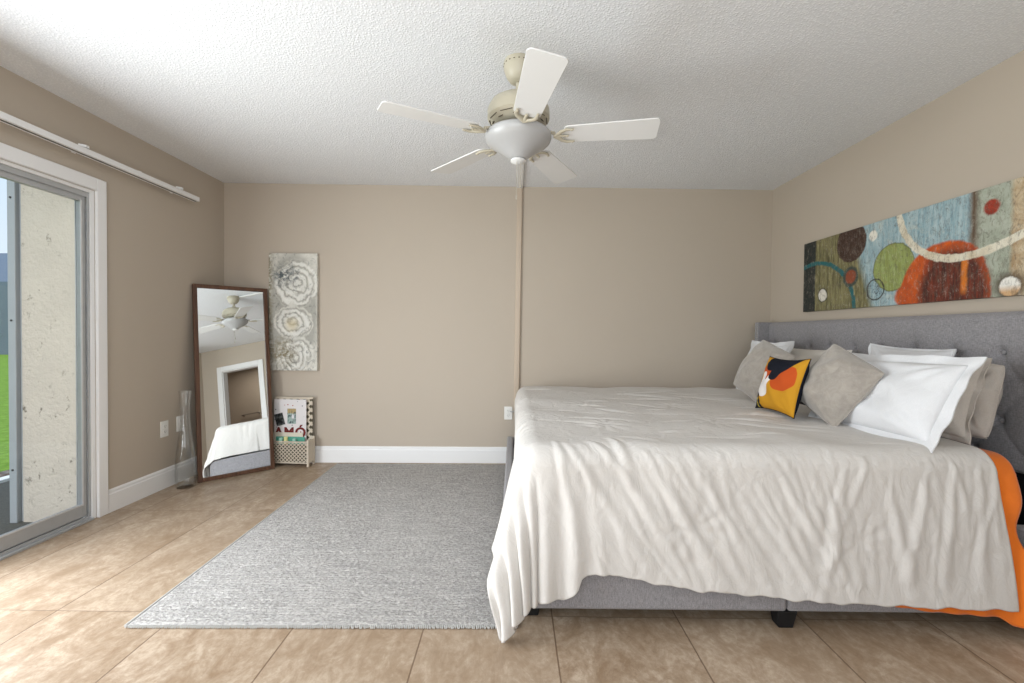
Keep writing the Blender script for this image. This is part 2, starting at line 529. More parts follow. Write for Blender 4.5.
light = t.map(t.noise(t.scale(v, (1, 2.0, 1.0)), 26, 8, 0.85, 0.4), 0.54, 0.64, 0.0, 0.35)
base = t.mix(light, base, (0.60, 0.57, 0.50))
t.color(base)
t.bump(t.add(grain, blot), 0.25, 0.004)
M['painting'] = t.m

# narrow white canvas: three swirled blooms in relief
t = NT('white_rose_relief', 0.5, 0.3)
v = t.coord()
ox, oy, oz = t.sep(v)
wx = t.mul(t.sub(t.noise(v, 5, 4, 0.55, 0.8), 0.5), 0.13)
wz = t.mul(t.sub(t.noise(t.scale(v, (1.3, 1, 0.8)), 6, 4, 0.55, 0.8), 0.5), 0.13)
w3 = t.mul(t.sub(t.noise(v, 24, 5, 0.7, 1.0), 0.5), 0.05)
px, pz = t.add(t.add(ox, wx), w3), t.sub(t.add(oz, wz), w3)
h = None
for cx, cz, r in ((0.245, 0.76, 0.21), (0.21, 0.42, 0.17), (0.23, 0.12, 0.18)):
    d = t.dist(px, pz, cx, cz)
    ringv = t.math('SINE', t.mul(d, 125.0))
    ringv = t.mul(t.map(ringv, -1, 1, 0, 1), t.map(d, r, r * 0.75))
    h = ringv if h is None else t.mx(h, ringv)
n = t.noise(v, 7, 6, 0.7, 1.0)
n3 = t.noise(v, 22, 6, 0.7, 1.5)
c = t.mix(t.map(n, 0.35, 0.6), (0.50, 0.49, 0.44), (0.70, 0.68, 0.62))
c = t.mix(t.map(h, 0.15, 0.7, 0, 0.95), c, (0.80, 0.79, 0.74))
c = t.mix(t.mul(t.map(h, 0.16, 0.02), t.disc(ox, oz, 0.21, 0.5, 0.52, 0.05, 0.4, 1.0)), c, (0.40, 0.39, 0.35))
c = t.mix(t.mul(t.map(n3, 0.55, 0.66), 0.75), c, (0.16, 0.17, 0.16))
c = t.mix(t.mul(t.disc(ox, oz, 0.14, 0.83, 0.09, 0.05), t.map(n3, 0.42, 0.56)), c, (0.10, 0.12, 0.13))
c = t.mix(t.mul(t.disc(ox, oz, 0.12, 0.16, 0.10, 0.06), t.map(n3, 0.40, 0.56)), c, (0.26, 0.22, 0.13))
c = t.mix(t.mul(t.disc(ox, oz, 0.20, 0.40, 0.05, 0.03), 0.6), c, (0.62, 0.52, 0.30))
c = t.mix(t.mul(t.map(ox, 0.05, 0.0), t.map(n3, 0.4, 0.5)), c, (0.20, 0.17, 0.10))
t.color(c)
t.bump(t.add(t.mul(h, 0.8), n3), 0.8, 0.010)
M['rose'] = t.m

# bird cushion front: local x across, z up, both about +-0.2
t = NT('bird_cushion_print', 0.85, 0.12)
v = t.coord()
ox, oy, oz = t.sep(v)
c = (0.55, 0.27, 0.022)
cc = t.mix(0.0, c, c)
ox = t.sub(ox, 0.050)
oz = t.mul(t.add(oz, 0.030), 1.02)
orr = (0.52, 0.085, 0.018)
blk = (0.010, 0.012, 0.02)


def capsule(ax, ay, bx, by, r0, r1=None):
    r1 = r0 if r1 is None else r1
    vx, vy = bx - ax, by - ay
    k = t.math('DIVIDE', t.add(t.mul(t.sub(ox, ax), vx), t.mul(t.sub(oz, ay), vy)), vx * vx + vy * vy)
    k = t.mn(t.mx(k, 0.0), 1.0)
    dx_ = t.sub(t.sub(ox, ax), t.mul(k, vx))
    dz_ = t.sub(t.sub(oz, ay), t.mul(k, vy))
    d_ = t.math('SQRT', t.add(t.mul(dx_, dx_), t.mul(dz_, dz_)))
    return t.map(t.sub(d_, t.add(r0, t.mul(k, r1 - r0))), 0.0015, -0.0015)


cc = t.mix(capsule(-0.205, -0.02, -0.185, -0.20, 0.020, 0.070), cc, blk)
cc = t.mix(capsule(-0.205, -0.07, -0.165, -0.17, 0.005, 0.008), cc, (0.55, 0.42, 0.06))
cc = t.mix(capsule(0.000, 0.060, 0.040, 0.060, 0.066), cc, orr)
cc = t.mix(capsule(0.072, 0.100, 0.072, 0.050, 0.036), cc, orr)
cc = t.mix(capsule(-0.155, 0.110, -0.095, 0.100, 0.036), cc, orr)
cc = t.mix(capsule(-0.165, 0.070, -0.140, 0.000, 0.024, 0.058), cc, (0.78, 0.74, 0.72))
cc = t.mix(capsule(-0.140, 0.000, -0.085, 0.055, 0.045, 0.020), cc, (0.78, 0.74, 0.72))
cc = t.mix(capsule(-0.120, 0.100, -0.118, 0.058, 0.024, 0.014), cc, orr)
cc = t.mix(capsule(-0.125, 0.160, -0.085, 0.160, 0.060), cc, blk)
cc = t.mix(capsule(-0.060, 0.088, 0.070, 0.200, 0.042, 0.040), cc, blk)
cc = t.mix(capsule(-0.080, 0.200, 0.065, 0.215, 0.040, 0.035), cc, blk)
t.color(cc)
t.bump(t.noise(v, 300, 2), 0.2, 0.001)
M['bird'] = t.m
M['bird_back'] = plain('navy_black_cotton', (0.010, 0.013, 0.022), 0.9, 0.1)


# ------------------------------------------------------------------ mesh helpers
class MB:
    def __init__(self):
        self.v, self.f = [], []

    def raw(self, vs, fs):
        o = len(self.v)
        self.v += [tuple(p) for p in vs]
        self.f += [tuple(i + o for i in f) for f in fs]
        return self

    def box(self, lo, hi, mat=None):
        x0, y0, z0 = lo; x1, y1, z1 = hi
        vs = [Vector(p) for p in ((x0, y0, z0), (x1, y0, z0), (x1, y1, z0), (x0, y1, z0), (x0, y0, z1), (x1, y0, z1), (x1, y1, z1), (x0, y1, z1))]
        if mat is not None:
            vs = [mat @ p for p in vs]
        return self.raw(vs, [(0, 3, 2, 1), (4, 5, 6, 7), (0, 1, 5, 4), (1, 2, 6, 5), (2, 3, 7, 6), (3, 0, 4, 7)])

    def lathe(self, prof, n=48, mat=None, close=False):
        vs, fs = [], []
        for r, z in prof:
            for k in range(n):
                a = 2 * PI * k / n
                vs.append(Vector((r * math.cos(a), r * math.sin(a), z)))
        m = len(prof)
        for i in range(m - 1 + (1 if close else 0)):
            j = (i + 1) % m
            for k in range(n):
                k2 = (k + 1) % n
                fs.append((i * n + k, i * n + k2, j * n + k2, j * n + k))
        if mat is not None:
            vs = [mat @ p for p in vs]
        return self.raw(vs, fs)

    def tube(self, pts, r, n=10, cap=True, flat=1.0):
        pts = [Vector(p) for p in pts]
        vs, fs = [], []
        rr = r if isinstance(r, (list, tuple)) else [r] * len(pts)
        up = Vector((0, 0, 1))
        for i, p in enumerate(pts):
            d = (pts[min(i + 1, len(pts) - 1)] - pts[max(i - 1, 0)]).normalized()
            u = up if abs(d.z) < 0.95 else Vector((1, 0, 0))
            a = d.cross(u).normalized(); b = a.cross(d).normalized()
            for k in range(n):
                t_ = 2 * PI * k / n
                vs.append(p + a * math.cos(t_) * rr[i] + b * math.sin(t_) * rr[i] * flat)
        for i in range(len(pts) - 1):
            for k in range(n):
                k2 = (k + 1) % n
                fs.append((i * n + k, i * n + k2, (i + 1) * n + k2, (i + 1) * n + k))
        if cap:
            fs.append(tuple(range(n - 1, -1, -1)))
            fs.append(tuple((len(pts) - 1) * n + k for k in range(n)))
        return self.raw(vs, fs)

    def prism(self, poly, z0, z1, mat=None):
        n = len(poly)
        vs = [Vector((x, y, z0)) for x, y in poly] + [Vector((x, y, z1)) for x, y in poly]
        if mat is not None:
            vs = [mat @ p for p in vs]
        fs = [tuple(range(n - 1, -1, -1)), tuple(range(n, 2 * n))]
        fs += [(k, (k + 1) % n, n + (k + 1) % n, n + k) for k in range(n)]
        return self.raw(vs, fs)

    def build(self, name, mat, parent=None, bevel=0.0, smooth=False, seg=2, origin=None):
        me = bpy.data.meshes.new(name)
        vs = self.v
        if origin is not None:
            vs = [(a - origin[0], b - origin[1], c - origin[2]) for a, b, c in vs]
        me.from_pydata(vs, [], self.f)
        me.update()
        bm = bmesh.new(); bm.from_mesh(me)
        bmesh.ops.recalc_face_normals(bm, faces=bm.faces)
        bm.to_mesh(me); bm.free()
        me.materials.append(mat)
        o = bpy.data.objects.new(name, me)
        COL.objects.link(o)
        if origin is not None:
            o.location = origin
        if bevel:
            b = o.modifiers.new('bevel', 'BEVEL')
            b.width = bevel; b.segments = seg; b.limit_method = 'ANGLE'; b.angle_limit = R(40)
        if smooth or bevel:
            for p in me.polygons:
                p.use_smooth = True
            if hasattr(me, 'set_sharp_from_angle'):
                me.set_sharp_from_angle(angle=R(38 if not bevel else 60))
        if parent is not None:
            o.parent = parent
        return o


def grid_mesh(name, P, mat, parent=None, wrap=False):
    """P: (nu, nv, 3) numpy array -> quad grid object"""
    nu, nv = P.shape[:2]
    me = bpy.data.meshes.new(name)
    idx = np.arange(nu * nv).reshape(nu, nv)
    q = np.stack([idx[:-1, :-1], idx[1:, :-1], idx[1:, 1:], idx[:-1, 1:]], -1).reshape(-1, 4)
    me.from_pydata(P.reshape(-1, 3).tolist(), [], q.tolist())
    me.update()
    for p in me.polygons:
        p.use_smooth = True
    me.materials.append(mat)
    o = bpy.data.objects.new(name, me)
    COL.objects.link(o)
    if parent is not None:
        o.parent = parent
    return o


def empty(name, loc=(0, 0, 0), rot=(0, 0, 0)):
    o = bpy.data.objects.new(name, None)
    COL.objects.link(o)
    o.location = loc
    o.rotation_euler = rot
    o.empty_display_size = 0.1
    return o


def tag(o, label, cat, group=None, kind=None):
    o['label'] = label
    o['category'] = cat
    if group:
        o['group'] = group
    if kind:
        o['kind'] = kind
    return o


def struct(o, label=None):
    o['kind'] = 'structure'
    if label:
        o['label'] = label
    return o


def smoothstep(a, b, x):
    t_ = np.clip((x - a) / (b - a), 0, 1)
    return t_ * t_ * (3 - 2 * t_)


# ------------------------------------------------------------------ room shell
XL, XR = -2.54, 2.28
YBL, YBR = 3.845, 3.93          # back wall runs very slightly out of square
YF = -1.2
ZC = 2.44
# door opening in the left wall: y 0.25..2.62, z 0..2.0
DY0, DY1, DZ = 0.25, 2.656, 1.985
# doorway in the right wall: y 0.34..1.04
RY0, RY1, RZ = 0.34, 1.04, 2.00

struct(MB().prism([(-2.63, YF - 0.2), (4.3, YF - 0.2), (4.3, 4.1), (-2.63, 4.1)], -0.12, 0.0).build('floor', M['tile']))
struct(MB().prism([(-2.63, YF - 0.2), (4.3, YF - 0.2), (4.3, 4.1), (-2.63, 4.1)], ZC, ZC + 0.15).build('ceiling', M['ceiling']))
wl_ = MB()
wl_.box((XL - 0.09, YF, 0), (XL, DY0, ZC)).box((XL - 0.09, DY1, 0), (XL, YBL + 0.1, ZC)).box((XL - 0.09, DY0, DZ), (XL, DY1, ZC))
struct(wl_.build('wall_left', M['wall']))
struct(MB().prism([(XL, YBL), (XR, YBR), (XR, 4.05), (XL, 4.05)], 0, ZC).build('wall_back', M['wall']))
wr_ = MB()
wr_.box((XR, -0.04, 0), (XR + 0.12, RY0, ZC)).box((XR, RY1, 0), (XR + 0.12, 4.05, ZC)).box((XR, RY0, RZ), (XR + 0.12, RY1, ZC))
struct(wr_.build('wall_right', M['wall']))
# wall behind the camera, unseen wide window added for fill, closet corner beside it
wf = MB()
wf.box((XL - 0.09, YF - 0.15, 0), (-1.85, YF, ZC)).box((1.15, YF - 0.15, 0), (XR + 0.12, YF, ZC))
wf.box((-1.85, YF - 0.15, 0), (1.15, YF, 0.4)).box((-1.85, YF - 0.15, 2.3), (1.15, YF, ZC))
struct(wf.build('wall_front', M['wall']))
struct(MB().box((1.55, YF, 0), (XR + 0.12, -0.04, ZC)).build('wall_closet', M['wall']))
w2 = MB()
for x0, x1 in ((-1.85, -1.80), (-0.38, -0.32), (1.10, 1.15)):
    w2.box((x0, YF - 0.10, 0.4), (x1, YF - 0.04, 2.3))
w2.box((-1.85, YF - 0.10, 0.4), (1.15, YF - 0.04, 0.45)).box((-1.85, YF - 0.10, 2.25), (1.15, YF - 0.04, 2.3))
wo = struct(w2.build('added_window', M['white_trim']))  # invented window frame around the fill light
MB().box((-1.80, YF - 0.075, 0.45), (1.10, YF - 0.070, 2.25)).build('pane', M['pane'], wo)

# baseboards with a small stepped top


def baseboard(name, a, b, inward, h=0.143):
    ax, ay = a; bx, by = b
    ix, iy = inward
    m = MB()
    prof = [(0.0, 0.0), (0.015, 0.0), (0.015, h - 0.03), (0.011, h - 0.024), (0.011, h - 0.010), (0.005, h), (0.0, h)]
    n = len(prof)
    vs = [(ax + ix * d, ay + iy * d, z_) for d, z_ in prof] + [(bx + ix * d, by + iy * d, z_) for d, z_ in prof]
    fs = [tuple(range(n)), tuple(range(2 * n - 1, n - 1, -1))] + [(k, (k + 1) % n, n + (k + 1) % n, n + k) for k in range(n)]
    m.raw(vs, fs)
    return struct(m.build(name, M['white_trim']))


baseboard('baseboard_left', (XL, 2.7185), (XL, YBL), (1, 0))
baseboard('baseboard_back', (XL + 0.015, YBL), (XR - 0.016, YBR), (0, -1))
baseboard('baseboard_right', (XR, 1.135), (XR, YBR), (-1, 0))
baseboard('baseboard_corner', (XR, -0.04), (XR, 0.245), (-1, 0))

# ------------------------------------------------------------------ sliding glass door (left wall)
cas = MB()
cw = 0.075
cas.box((XL, DY1, 0), (XL + 0.020, DY1 + 0.062, DZ + cw)).box((XL, DY0 - cw, 0), (XL + 0.020, DY0, DZ + cw)).box((XL, DY0, DZ), (XL + 0.020, DY1, DZ + cw))
struct(cas.build('trim_1', M['white_trim'], bevel=0.004))
dr = empty('door_1', (XL, (DY0 + DY1) / 2, 0))
struct(dr)
P_ = lambda: MB()


def dpart(mb, name, mat, parent=dr, bevel=0.0015):
    o = mb.build(name, M[mat], None, bevel=bevel)
    o.parent = parent
    o.matrix_parent_inverse = Matrix.Translation(-Vector(parent.location)) if parent.type == 'EMPTY' else Matrix()
    return o


# jambs (white), tracks (grey), gaskets (dark)
m = P_()
m.box((XL - 0.085, DY1 - 0.022, 0), (XL, DY1, DZ)).box((XL - 0.085, DY0, 0), (XL, DY0 + 0.022, DZ)).box((XL - 0.085, DY0 + 0.022, DZ - 0.020), (XL, DY1 - 0.022, DZ))
dpart(m, 'jamb', 'white_trim')
m = P_()
for dx in (-0.012, -0.048, -0.084):
    m.box((XL + dx - 0.003, DY1 - 0.034, 0.02), (XL + dx + 0.003, DY1 - 0.022, DZ - 0.02))
    m.box((XL + dx - 0.003, DY0 + 0.022, DZ - 0.05), (XL + dx + 0.003, DY1 - 0.034, DZ - 0.02))
dpart(m, 'side_track', 'alu_grey')
m = P_()
m.box((XL - 0.085, DY0 + 0.022, 0.0), (XL + 0.012, DY1 - 0.022, 0.012))
for dx in (-0.012, -0.048, -0.084):
    m.box((XL + dx - 0.003, DY0 + 0.022, 0.012), (XL + dx + 0.003, DY1 - 0.034, 0.028))
dpart(m, 'sill_track', 'alu_grey')


def sash(x, y0, y1, name):
    m = P_()
    st_ = 0.026
    z0, z1 = 0.030, DZ - 0.045
    m.box((x - 0.014, y0, z0), (x + 0.014, y0 + st_, z1)).box((x - 0.014, y1 - st_, z0), (x + 0.014, y1, z1))
    m.box((x - 0.014, y0 + st_, z0), (x + 0.014, y1 - st_, z0 + 0.075)).box((x - 0.014, y0 + st_, z1 - 0.035), (x + 0.014, y1 - st_, z1))
    f = dpart(m, name, 'alu_grey')
    g = MB().box((x - 0.003, y0 + st_, z0 + 0.075), (x + 0.003, y1 - st_, z1 - 0.035)).build('pane', M['pane'])
    g.parent = f
    g.matrix_parent_inverse = f.matrix_parent_inverse.copy()
    g.matrix_parent_inverse = Matrix()
    k = MB().box((x + 0.014, y1 - st_ - 0.006, z0 + 0.070), (x + 0.019, y1 - st_ + 0.004, z1 - 0.03)).box((x + 0.014, y0 + st_, z0 + 0.072), (x + 0.019, y1 - st_ - 0.006, z0 + 0.080)).build('glazing_bead', M['alu'])
    k.parent = f
    return f


sash(XL - 0.033, 1.42, DY1 - 0.038, 'sash')
sash(XL - 0.067, DY0 + 0.03, 1.47, 'sash')

# vertical-blind head rail above the door
vr = empty('blind_rail', (XL, 1.75, 2.15))
tag(vr, 'white vertical blind head rail without slats above the sliding glass door', 'blind rail')


def sub(mb, name, mat, parent, **k):
    """build in world coordinates and parent without moving"""
    o = mb.build(name, M[mat] if isinstance(mat, str) else mat, None, **k)
    o.parent = parent
    bpy.context.view_layer.update()
    o.matrix_parent_inverse = parent.matrix_world.inverted()
    return o


m = MB()
y0, y1 = 0.05, 3.425
m.box((XL + 0.040, y0, 2.150), (XL + 0.088, y1, 2.184))
sub(m, 'rail', 'white_trim', vr, bevel=0.002)
sub(MB().box((XL + 0.060, y0, 2.1490), (XL + 0.072, y1 - 0.012, 2.1505)), 'slot', 'dark_gap', vr)
for yb in (0.4, 1.5, 2.53, 3.25):
    b = sub(MB().box((XL, yb - 0.012, 2.184), (XL + 0.075, yb + 0.012, 2.190)).box((XL, yb - 0.012, 2.16), (XL + 0.004, yb + 0.012, 2.205)), 'bracket', 'white_trim', vr)
    sub(MB().prism([(XL + 0.06, yb - 0.03), (XL + 0.085, yb - 0.01), (XL + 0.085, yb + 0.01), (XL + 0.06, yb + 0.03)], 2.190, 2.203), 'bracket_clip', 'white_trim', vr)
for yj in (1.05, 2.88):
    sub(MB().box((XL + 0.075, yj - 0.012, 2.151), (XL + 0.0895, yj + 0.012, 2.186)), 'joiner', 'white_trim', vr)

# ------------------------------------------------------------------ outside
struct(MB().box((-4.05, -2.2, -0.18), (XL - 0.09, 4.1, -0.05)).build('floor_porch', M['porch']))
struct(MB().box((-60, -40, -0.40), (-4.7, 60, -0.20)).build('ground_lawn', M['lawn']))
struct(MB().box((-4.7, -40, -0.40), (-4.05, 60, -0.16)).build('ground_mulch', M['mulch']))
struct(MB().box((-3.035, 2.70, -0.05), (XL - 0.09, 2.90, 2.6)).build('wall_porch', M['stucco']))
o = MB().box((-3.100, 2.68, -0.05), (-3.052, 2.74, 2.6)).box((-3.052, 2.705, -0.05), (-3.0355, 2.73, 2.6))
pst = o.build('porch_post', M['post'], bevel=0.004)
tag(pst, 'grey metal screen post beside the stained stucco porch wall outside', 'post')
for z_ in (0.28, 1.2, 1.95):
    b = MB().lathe([(0.006, 0), (0.006, 0.004), (0.0, 0.004)], 10, Matrix.Translation((-3.076, 2.68, z_)) @ Matrix.Rotation(R(90), 4, 'X')).build('screw', M['dark_gap'])
    b.parent = pst
struct(MB().box((-4.06, -2.2, -0.05), (-3.98, 4.1, -0.028)).build('trim_2', M['white_trim']))
# low building and hedge far across the lawn
hb = empty('neighbour_house', (-34, 30, -0.2))
tag(hb, 'blue grey house across the lawn beyond the sliding glass door', 'house')
sub(MB().box((-44, 24, -0.2), (-26, 42, 3.6)), 'wall', 'far_wall', hb)
sub(MB().prism([(24, 3.6), (42, 3.6), (42, 3.8), (36, 6.4), (30, 6.4), (24, 3.8)], -44.5, -25.5, Matrix(((0, 0, 1, 0), (1, 0, 0, 0), (0, 1, 0, 0), (0, 0, 0, 1)))), 'roof', 'far_roof', hb)
sub(MB().box((-30, 23.9, 0.8), (-28, 23.99, 2.2)), 'window', 'pane', hb)

# ------------------------------------------------------------------ bathroom beyond the right-hand doorway
rc = MB()
for X_, dx in ((XR, -0.018), (XR + 0.12, 0.018)):
    rc.box((min(X_, X_ + dx), RY0 - 0.09, 0), (max(X_, X_ + dx), RY0, RZ + 0.09)).box((min(X_, X_ + dx), RY1, 0), (max(X_, X_ + dx), RY1 + 0.09, RZ + 0.09)).box((min(X_, X_ + dx), RY0, RZ), (max(X_, X_ + dx), RY1, RZ + 0.09))
rc.box((XR, RY0, 0), (XR + 0.12, RY0 + 0.018, RZ)).box((XR, RY1 - 0.018, 0), (XR + 0.12, RY1, RZ)).box((XR, RY0 + 0.018, RZ - 0.018), (XR + 0.12, RY1 - 0.018, RZ))
struct(rc.build('trim_3', M['white_trim'], bevel=0.004))
struct(MB().box((4.05, -1.35, 0), (4.17, 1.9, ZC)).build('wall_bathroom_end', M['wall_bath']))
struct(MB().box((XR + 0.12, 1.78, 0), (4.05, 1.9, ZC)).build('wall_bathroom_side', M['wall_bath']))
struct(MB().box((XR + 0.12, -1.35, 0), (4.05, -1.22, ZC)).build('wall_bathroom_near', M['wall_bath']))
tb = MB()
tb.tube([(3.985, -0.47, 1.36), (3.985, -0.06, 1.36)], 0.009, 10)
for yy in (-0.44, -0.09):
    tb.lathe([(0.0, 0), (0.024, 0), (0.024, 0.012), (0.012, 0.02), (0.012, 0.065), (0, 0.065)], 16, Matrix.Translation((4.05, yy, 1.36)) @ Matrix.Rotation(R(-90), 4, 'Y'))
tag(tb.build('towel_bar', M['chrome'], smooth=True), 'metal towel bar on the bathroom wall, seen in the leaning mirror', 'towel bar')
# open inner door and vanity corner
d2 = struct(MB().box((3.20, -0.80, 0), (3.24, -0.58, 2.03)).box((2.95, -0.86, 0), (3.24, -0.80, 2.03)).build('door_2', M['white_gloss'], bevel=0.003))
vn = MB().box((3.3, -1.2, 0), (3.9, -0.75, 0.85)).box((3.28, -1.2, 0.85), (3.92, -0.72, 0.9)).box((3.55, -1.21, 1.0), (4.04, -0.95, 2.1))
tag(vn.build('vanity_cabinet', M['bath_wood'], bevel=0.004), 'dark wood vanity and wall cabinet inside the bathroom', 'cabinet')
cb = MB().box((3.90, 0.08, 1.25), (4.05, 0.50, 2.05))
cbo = cb.build('medicine_cabinet', M['white_gloss'], bevel=0.006)
tag(cbo, 'white wall cabinet inside the bathroom, right of the towel bar', 'cabinet')

# ------------------------------------------------------------------ outlets and raceways


def outlet(loc, rz, label, name='wall_outlet'):
    r = empty(name, loc, (0, 0, rz))
    tag(r, label, 'outlet', )
    bpy.context.view_layer.update()
    mw = r.matrix_world

    def prt(mb, n, mat, **k):
        o = mb.build(n, M[mat], r, **k)
        return o
    pl = prt(MB().box((-0.036, -0.006, -0.058), (0.036, 0, 0.058)), 'plate', 'outlet', bevel=0.003)
    for dz in (-0.02, 0.02):
        f = prt(MB().box((-0.017, -0.009, dz - 0.014), (0.017, -0.006, dz + 0.014)), 'socket', 'outlet', bevel=0.002)
        s_ = MB().box((-0.008, -0.0095, dz - 0.002), (-0.006, -0.009, dz + 0.007)).box((0.006, -0.0095, dz - 0.002), (0.008, -0.009, dz + 0.007)).box((-0.002, -0.0095, dz - 0.010), (0.002, -0.009, dz - 0.006)).build('slot', M['outlet_slot'])
        s_.parent = f
    return r


ob = lambda x_: YBL + (YBR - YBL) * (x_ - XL) / (XR - XL)
outlet((XL, 3.178, 0.432), R(90), 'white double wall outlet between the sliding door and the glass vase')
outlet((XL, 3.330, 0.442), R(90), 'white wall outlet half hidden behind the clear glass vase')
outlet((-0.045, ob(-0.045), 0.445), R(1.0), 'white wall outlet at the foot of the raceway beside the bed')

rw = MB()
m = Matrix()
a0, a1 = Vector((0.041, ob(0.04), 2.425)), Vector((0.026, ob(0.03), 0.545))
for i in range(1):
    hw, dp = 0.024, 0.022
    n = a0 - a1
    vs = []
    for p in (a1, a0):
        vs += [(p.x - hw, p.y, p.z), (p.x - hw, p.y - dp * 0.7, p.z), (p.x - hw * 0.7, p.y - dp, p.z), (p.x + hw * 0.7, p.y - dp, p.z), (p.x + hw, p.y - dp * 0.7, p.z), (p.x + hw, p.y, p.z)]
    rw.raw(vs, [tuple(range(5, -1, -1)), tuple(range(6, 12))] + [(k, (k + 1) % 6, 6 + (k + 1) % 6, 6 + k) for k in range(6)])
rwo = rw.build('cable_raceway', M['raceway_beige'], bevel=0.0015)
tag(rwo, 'beige cable raceway running down the back wall from ceiling to outlet', 'raceway')
cd_ = MB().box((0.005, ob(0) - 0.030, 0.50), (0.048, ob(0) - 0.001, 0.545)).build('end_cap', M['raceway_beige'], bevel=0.003)
cd_.parent = rwo
wc = MB().tube([(0.02, ob(0) - 0.015, 0.50), (0.018, ob(0) - 0.02, 0.47), (-0.01, ob(0) - 0.022, 0.458), (-0.03, ob(0) - 0.018, 0.462)], 0.004, 8)
w_ = wc.build('cord', M['alu_grey'], smooth=True); w_.parent = rwo
cr = MB().box((0.017, 2.20, ZC - 0.018), (0.065, ob(0.04) - 0.0005, ZC)).build('ceiling_raceway', M['raceway_white'], bevel=0.003)
tag(cr, 'white cable raceway along the ceiling from the fan to the back wall', 'raceway')

# ------------------------------------------------------------------ ceiling fan
FX, FY = 0.012, 2.12
fan = empty('ceiling_fan', (FX, FY, ZC))
tag(fan, 'five bladed white ceiling fan with cream motor and frosted bowl light', 'ceiling fan')
T0 = Matrix.Translation((0, 0, 0))
MB().lathe([(0.0, 0.0), (0.070, 0.0), (0.074, -0.012), (0.072, -0.035), (0.060, -0.070), (0.044, -0.092), (0.026, -0.100), (0.0, -0.100)], 48).build('canopy', M['fan_cream'], fan, smooth=True)
can = MB()
for k in range(20):
    a = 2 * PI * k / 20
    can.box((-0.0035, -0.0012, -0.0016), (0.0035, 0.0012, 0.0016), Matrix.Translation((0.0735 * math.cos(a), 0.0735 * math.sin(a), -0.022)) @ Matrix.Rotation(a + PI / 2, 4, 'Z'))
can.build('canopy_vent', M['fan_slot'], fan)
MB().lathe([(0.0, -0.1005), (0.014, -0.1005), (0.014, -0.135), (0.022, -0.138), (0.022, -0.150), (0.0, -0.150)], 24).build('downrod', M['fan_cream'], fan, smooth=True)
mot = MB().lathe([(0.0, -0.1680), (0.055, -0.1700), (0.100, -0.1800), (0.132, -0.2000), (0.146, -0.2280), (0.148, -0.2400), (0.148, -0.2720), (0.142, -0.2780), (0.128, -0.2900), (0.108, -0.3020), (0.085, -0.3080), (0.0, -0.3080)], 64).build('motor_housing', M['fan_cream'], fan, smooth=True)
vt = MB()
for k in range(10):
    a = 2 * PI * k / 10 + 0.2
    vt.box((-0.030, -0.0022, -0.0015), (0.030, 0.0022, 0.0015), Matrix.Rotation(a, 4, 'Z') @ Matrix.Translation((0.0, 0.135, -0.2855)) @ Matrix.Rotation(R(-40), 4, 'X'))
    vt.box((-0.011, -0.007, -0.0015), (0.011, 0.007, 0.0015), Matrix.Rotation(a + 0.31, 4, 'Z') @ Matrix.Translation((0.0, 0.119, -0.2970)) @ Matrix.Rotation(R(-30), 4, 'X'))
v_ = vt.build('vent_slot', M['fan_slot']); v_.parent = mot
MB().lathe([(0.0, -0.3085), (0.078, -0.3085), (0.080, -0.3180), (0.080, -0.3340), (0.0, -0.3340)], 48).build('flywheel', M['fan_slot'], fan, smooth=True)
lk = MB().lathe([(0.0, -0.3345), (0.060, -0.3345), (0.062, -0.3400), (0.062, -0.3470), (0.0, -0.3470)], 40).build('switch_housing', M['fan_cream'], fan, smooth=True)
# blades and their irons
ZB = -0.358
for k in range(5):
    a = R(-9.5 + 72 * k)
    Rz = Matrix.Rotation(a, 4, 'Z')
    tilt = Rz @ Matrix.Translation((0.21, 0, ZB)) @ Matrix.Rotation(R(0.5), 4, 'Y') @ Matrix.Rotation(R(-10), 4, 'X')
    L, w0, w1 = 0.435, 0.060, 0.074
    pl = []
    n = 12
    for i in range(n + 1):      # rounded root
        b = PI / 2 + PI * i / n
        pl.append((0.028 + 0.028 * math.cos(b), w0 * math.sin(b)))
    for i in range(7):          # tip corner lower
        b = -PI / 2 + (PI / 2) * i / 6
        pl.append((L - 0.022 + 0.022 * math.cos(b), -w1 + 0.022 + 0.022 * math.sin(b)))
    for i in range(7):
        b = (PI / 2) * i / 6
        pl.append((L - 0.022 + 0.022 * math.cos(b), w1 - 0.022 + 0.022 * math.sin(b)))
    # flare of width toward the tip happens along the straight sides
    bl = MB().prism(pl, 0.0, 0.006, tilt).build('blade', M['fan_blade'], fan, bevel=0.0015)
    ir = MB()
    Mi = Rz
    zt = -0.318
    ir.tube([Mi @ Vector(p) for p in ((0.070, 0, zt - 0.006), (0.115, 0, zt - 0.010), (0.150, 0, zt - 0.024), (0.175, 0, zt - 0.032))], [0.014, 0.011, 0.010, 0.012], 12, flat=0.6)
    off = -0.007
    for sgn in (1, -1):
        ir.tube([tilt @ Vector(p) for p in ((-0.035, 0.0, off), (-0.015, 0.018 * sgn, off), (0.000, 0.036 * sgn, off), (0.022, 0.046 * sgn, off), (0.055, 0.044 * sgn, off))], [0.012, 0.012, 0.011, 0.010, 0.006], 10, flat=0.5)
    ir.tube([tilt @ Vector((-0.035, 0, off)), tilt @ Vector((0.03, 0, off))], [0.011, 0.006], 10, flat=0.55)
    io = ir.build('blade_iron', M['fan_cream'], fan, smooth=True)
    for sx_, sy_ in ((0.045, 0.044), (0.045, -0.044), (0.022, 0.0)):
        s_ = MB().lathe([(0, -0.0135), (0.004, -0.0125), (0.005, -0.010), (0.005, -0.006), (0, -0.006)], 10, tilt @ Matrix.Translation((sx_, sy_, 0))).build('screw', M['fan_cream'], None, smooth=True)
        s_.parent = io
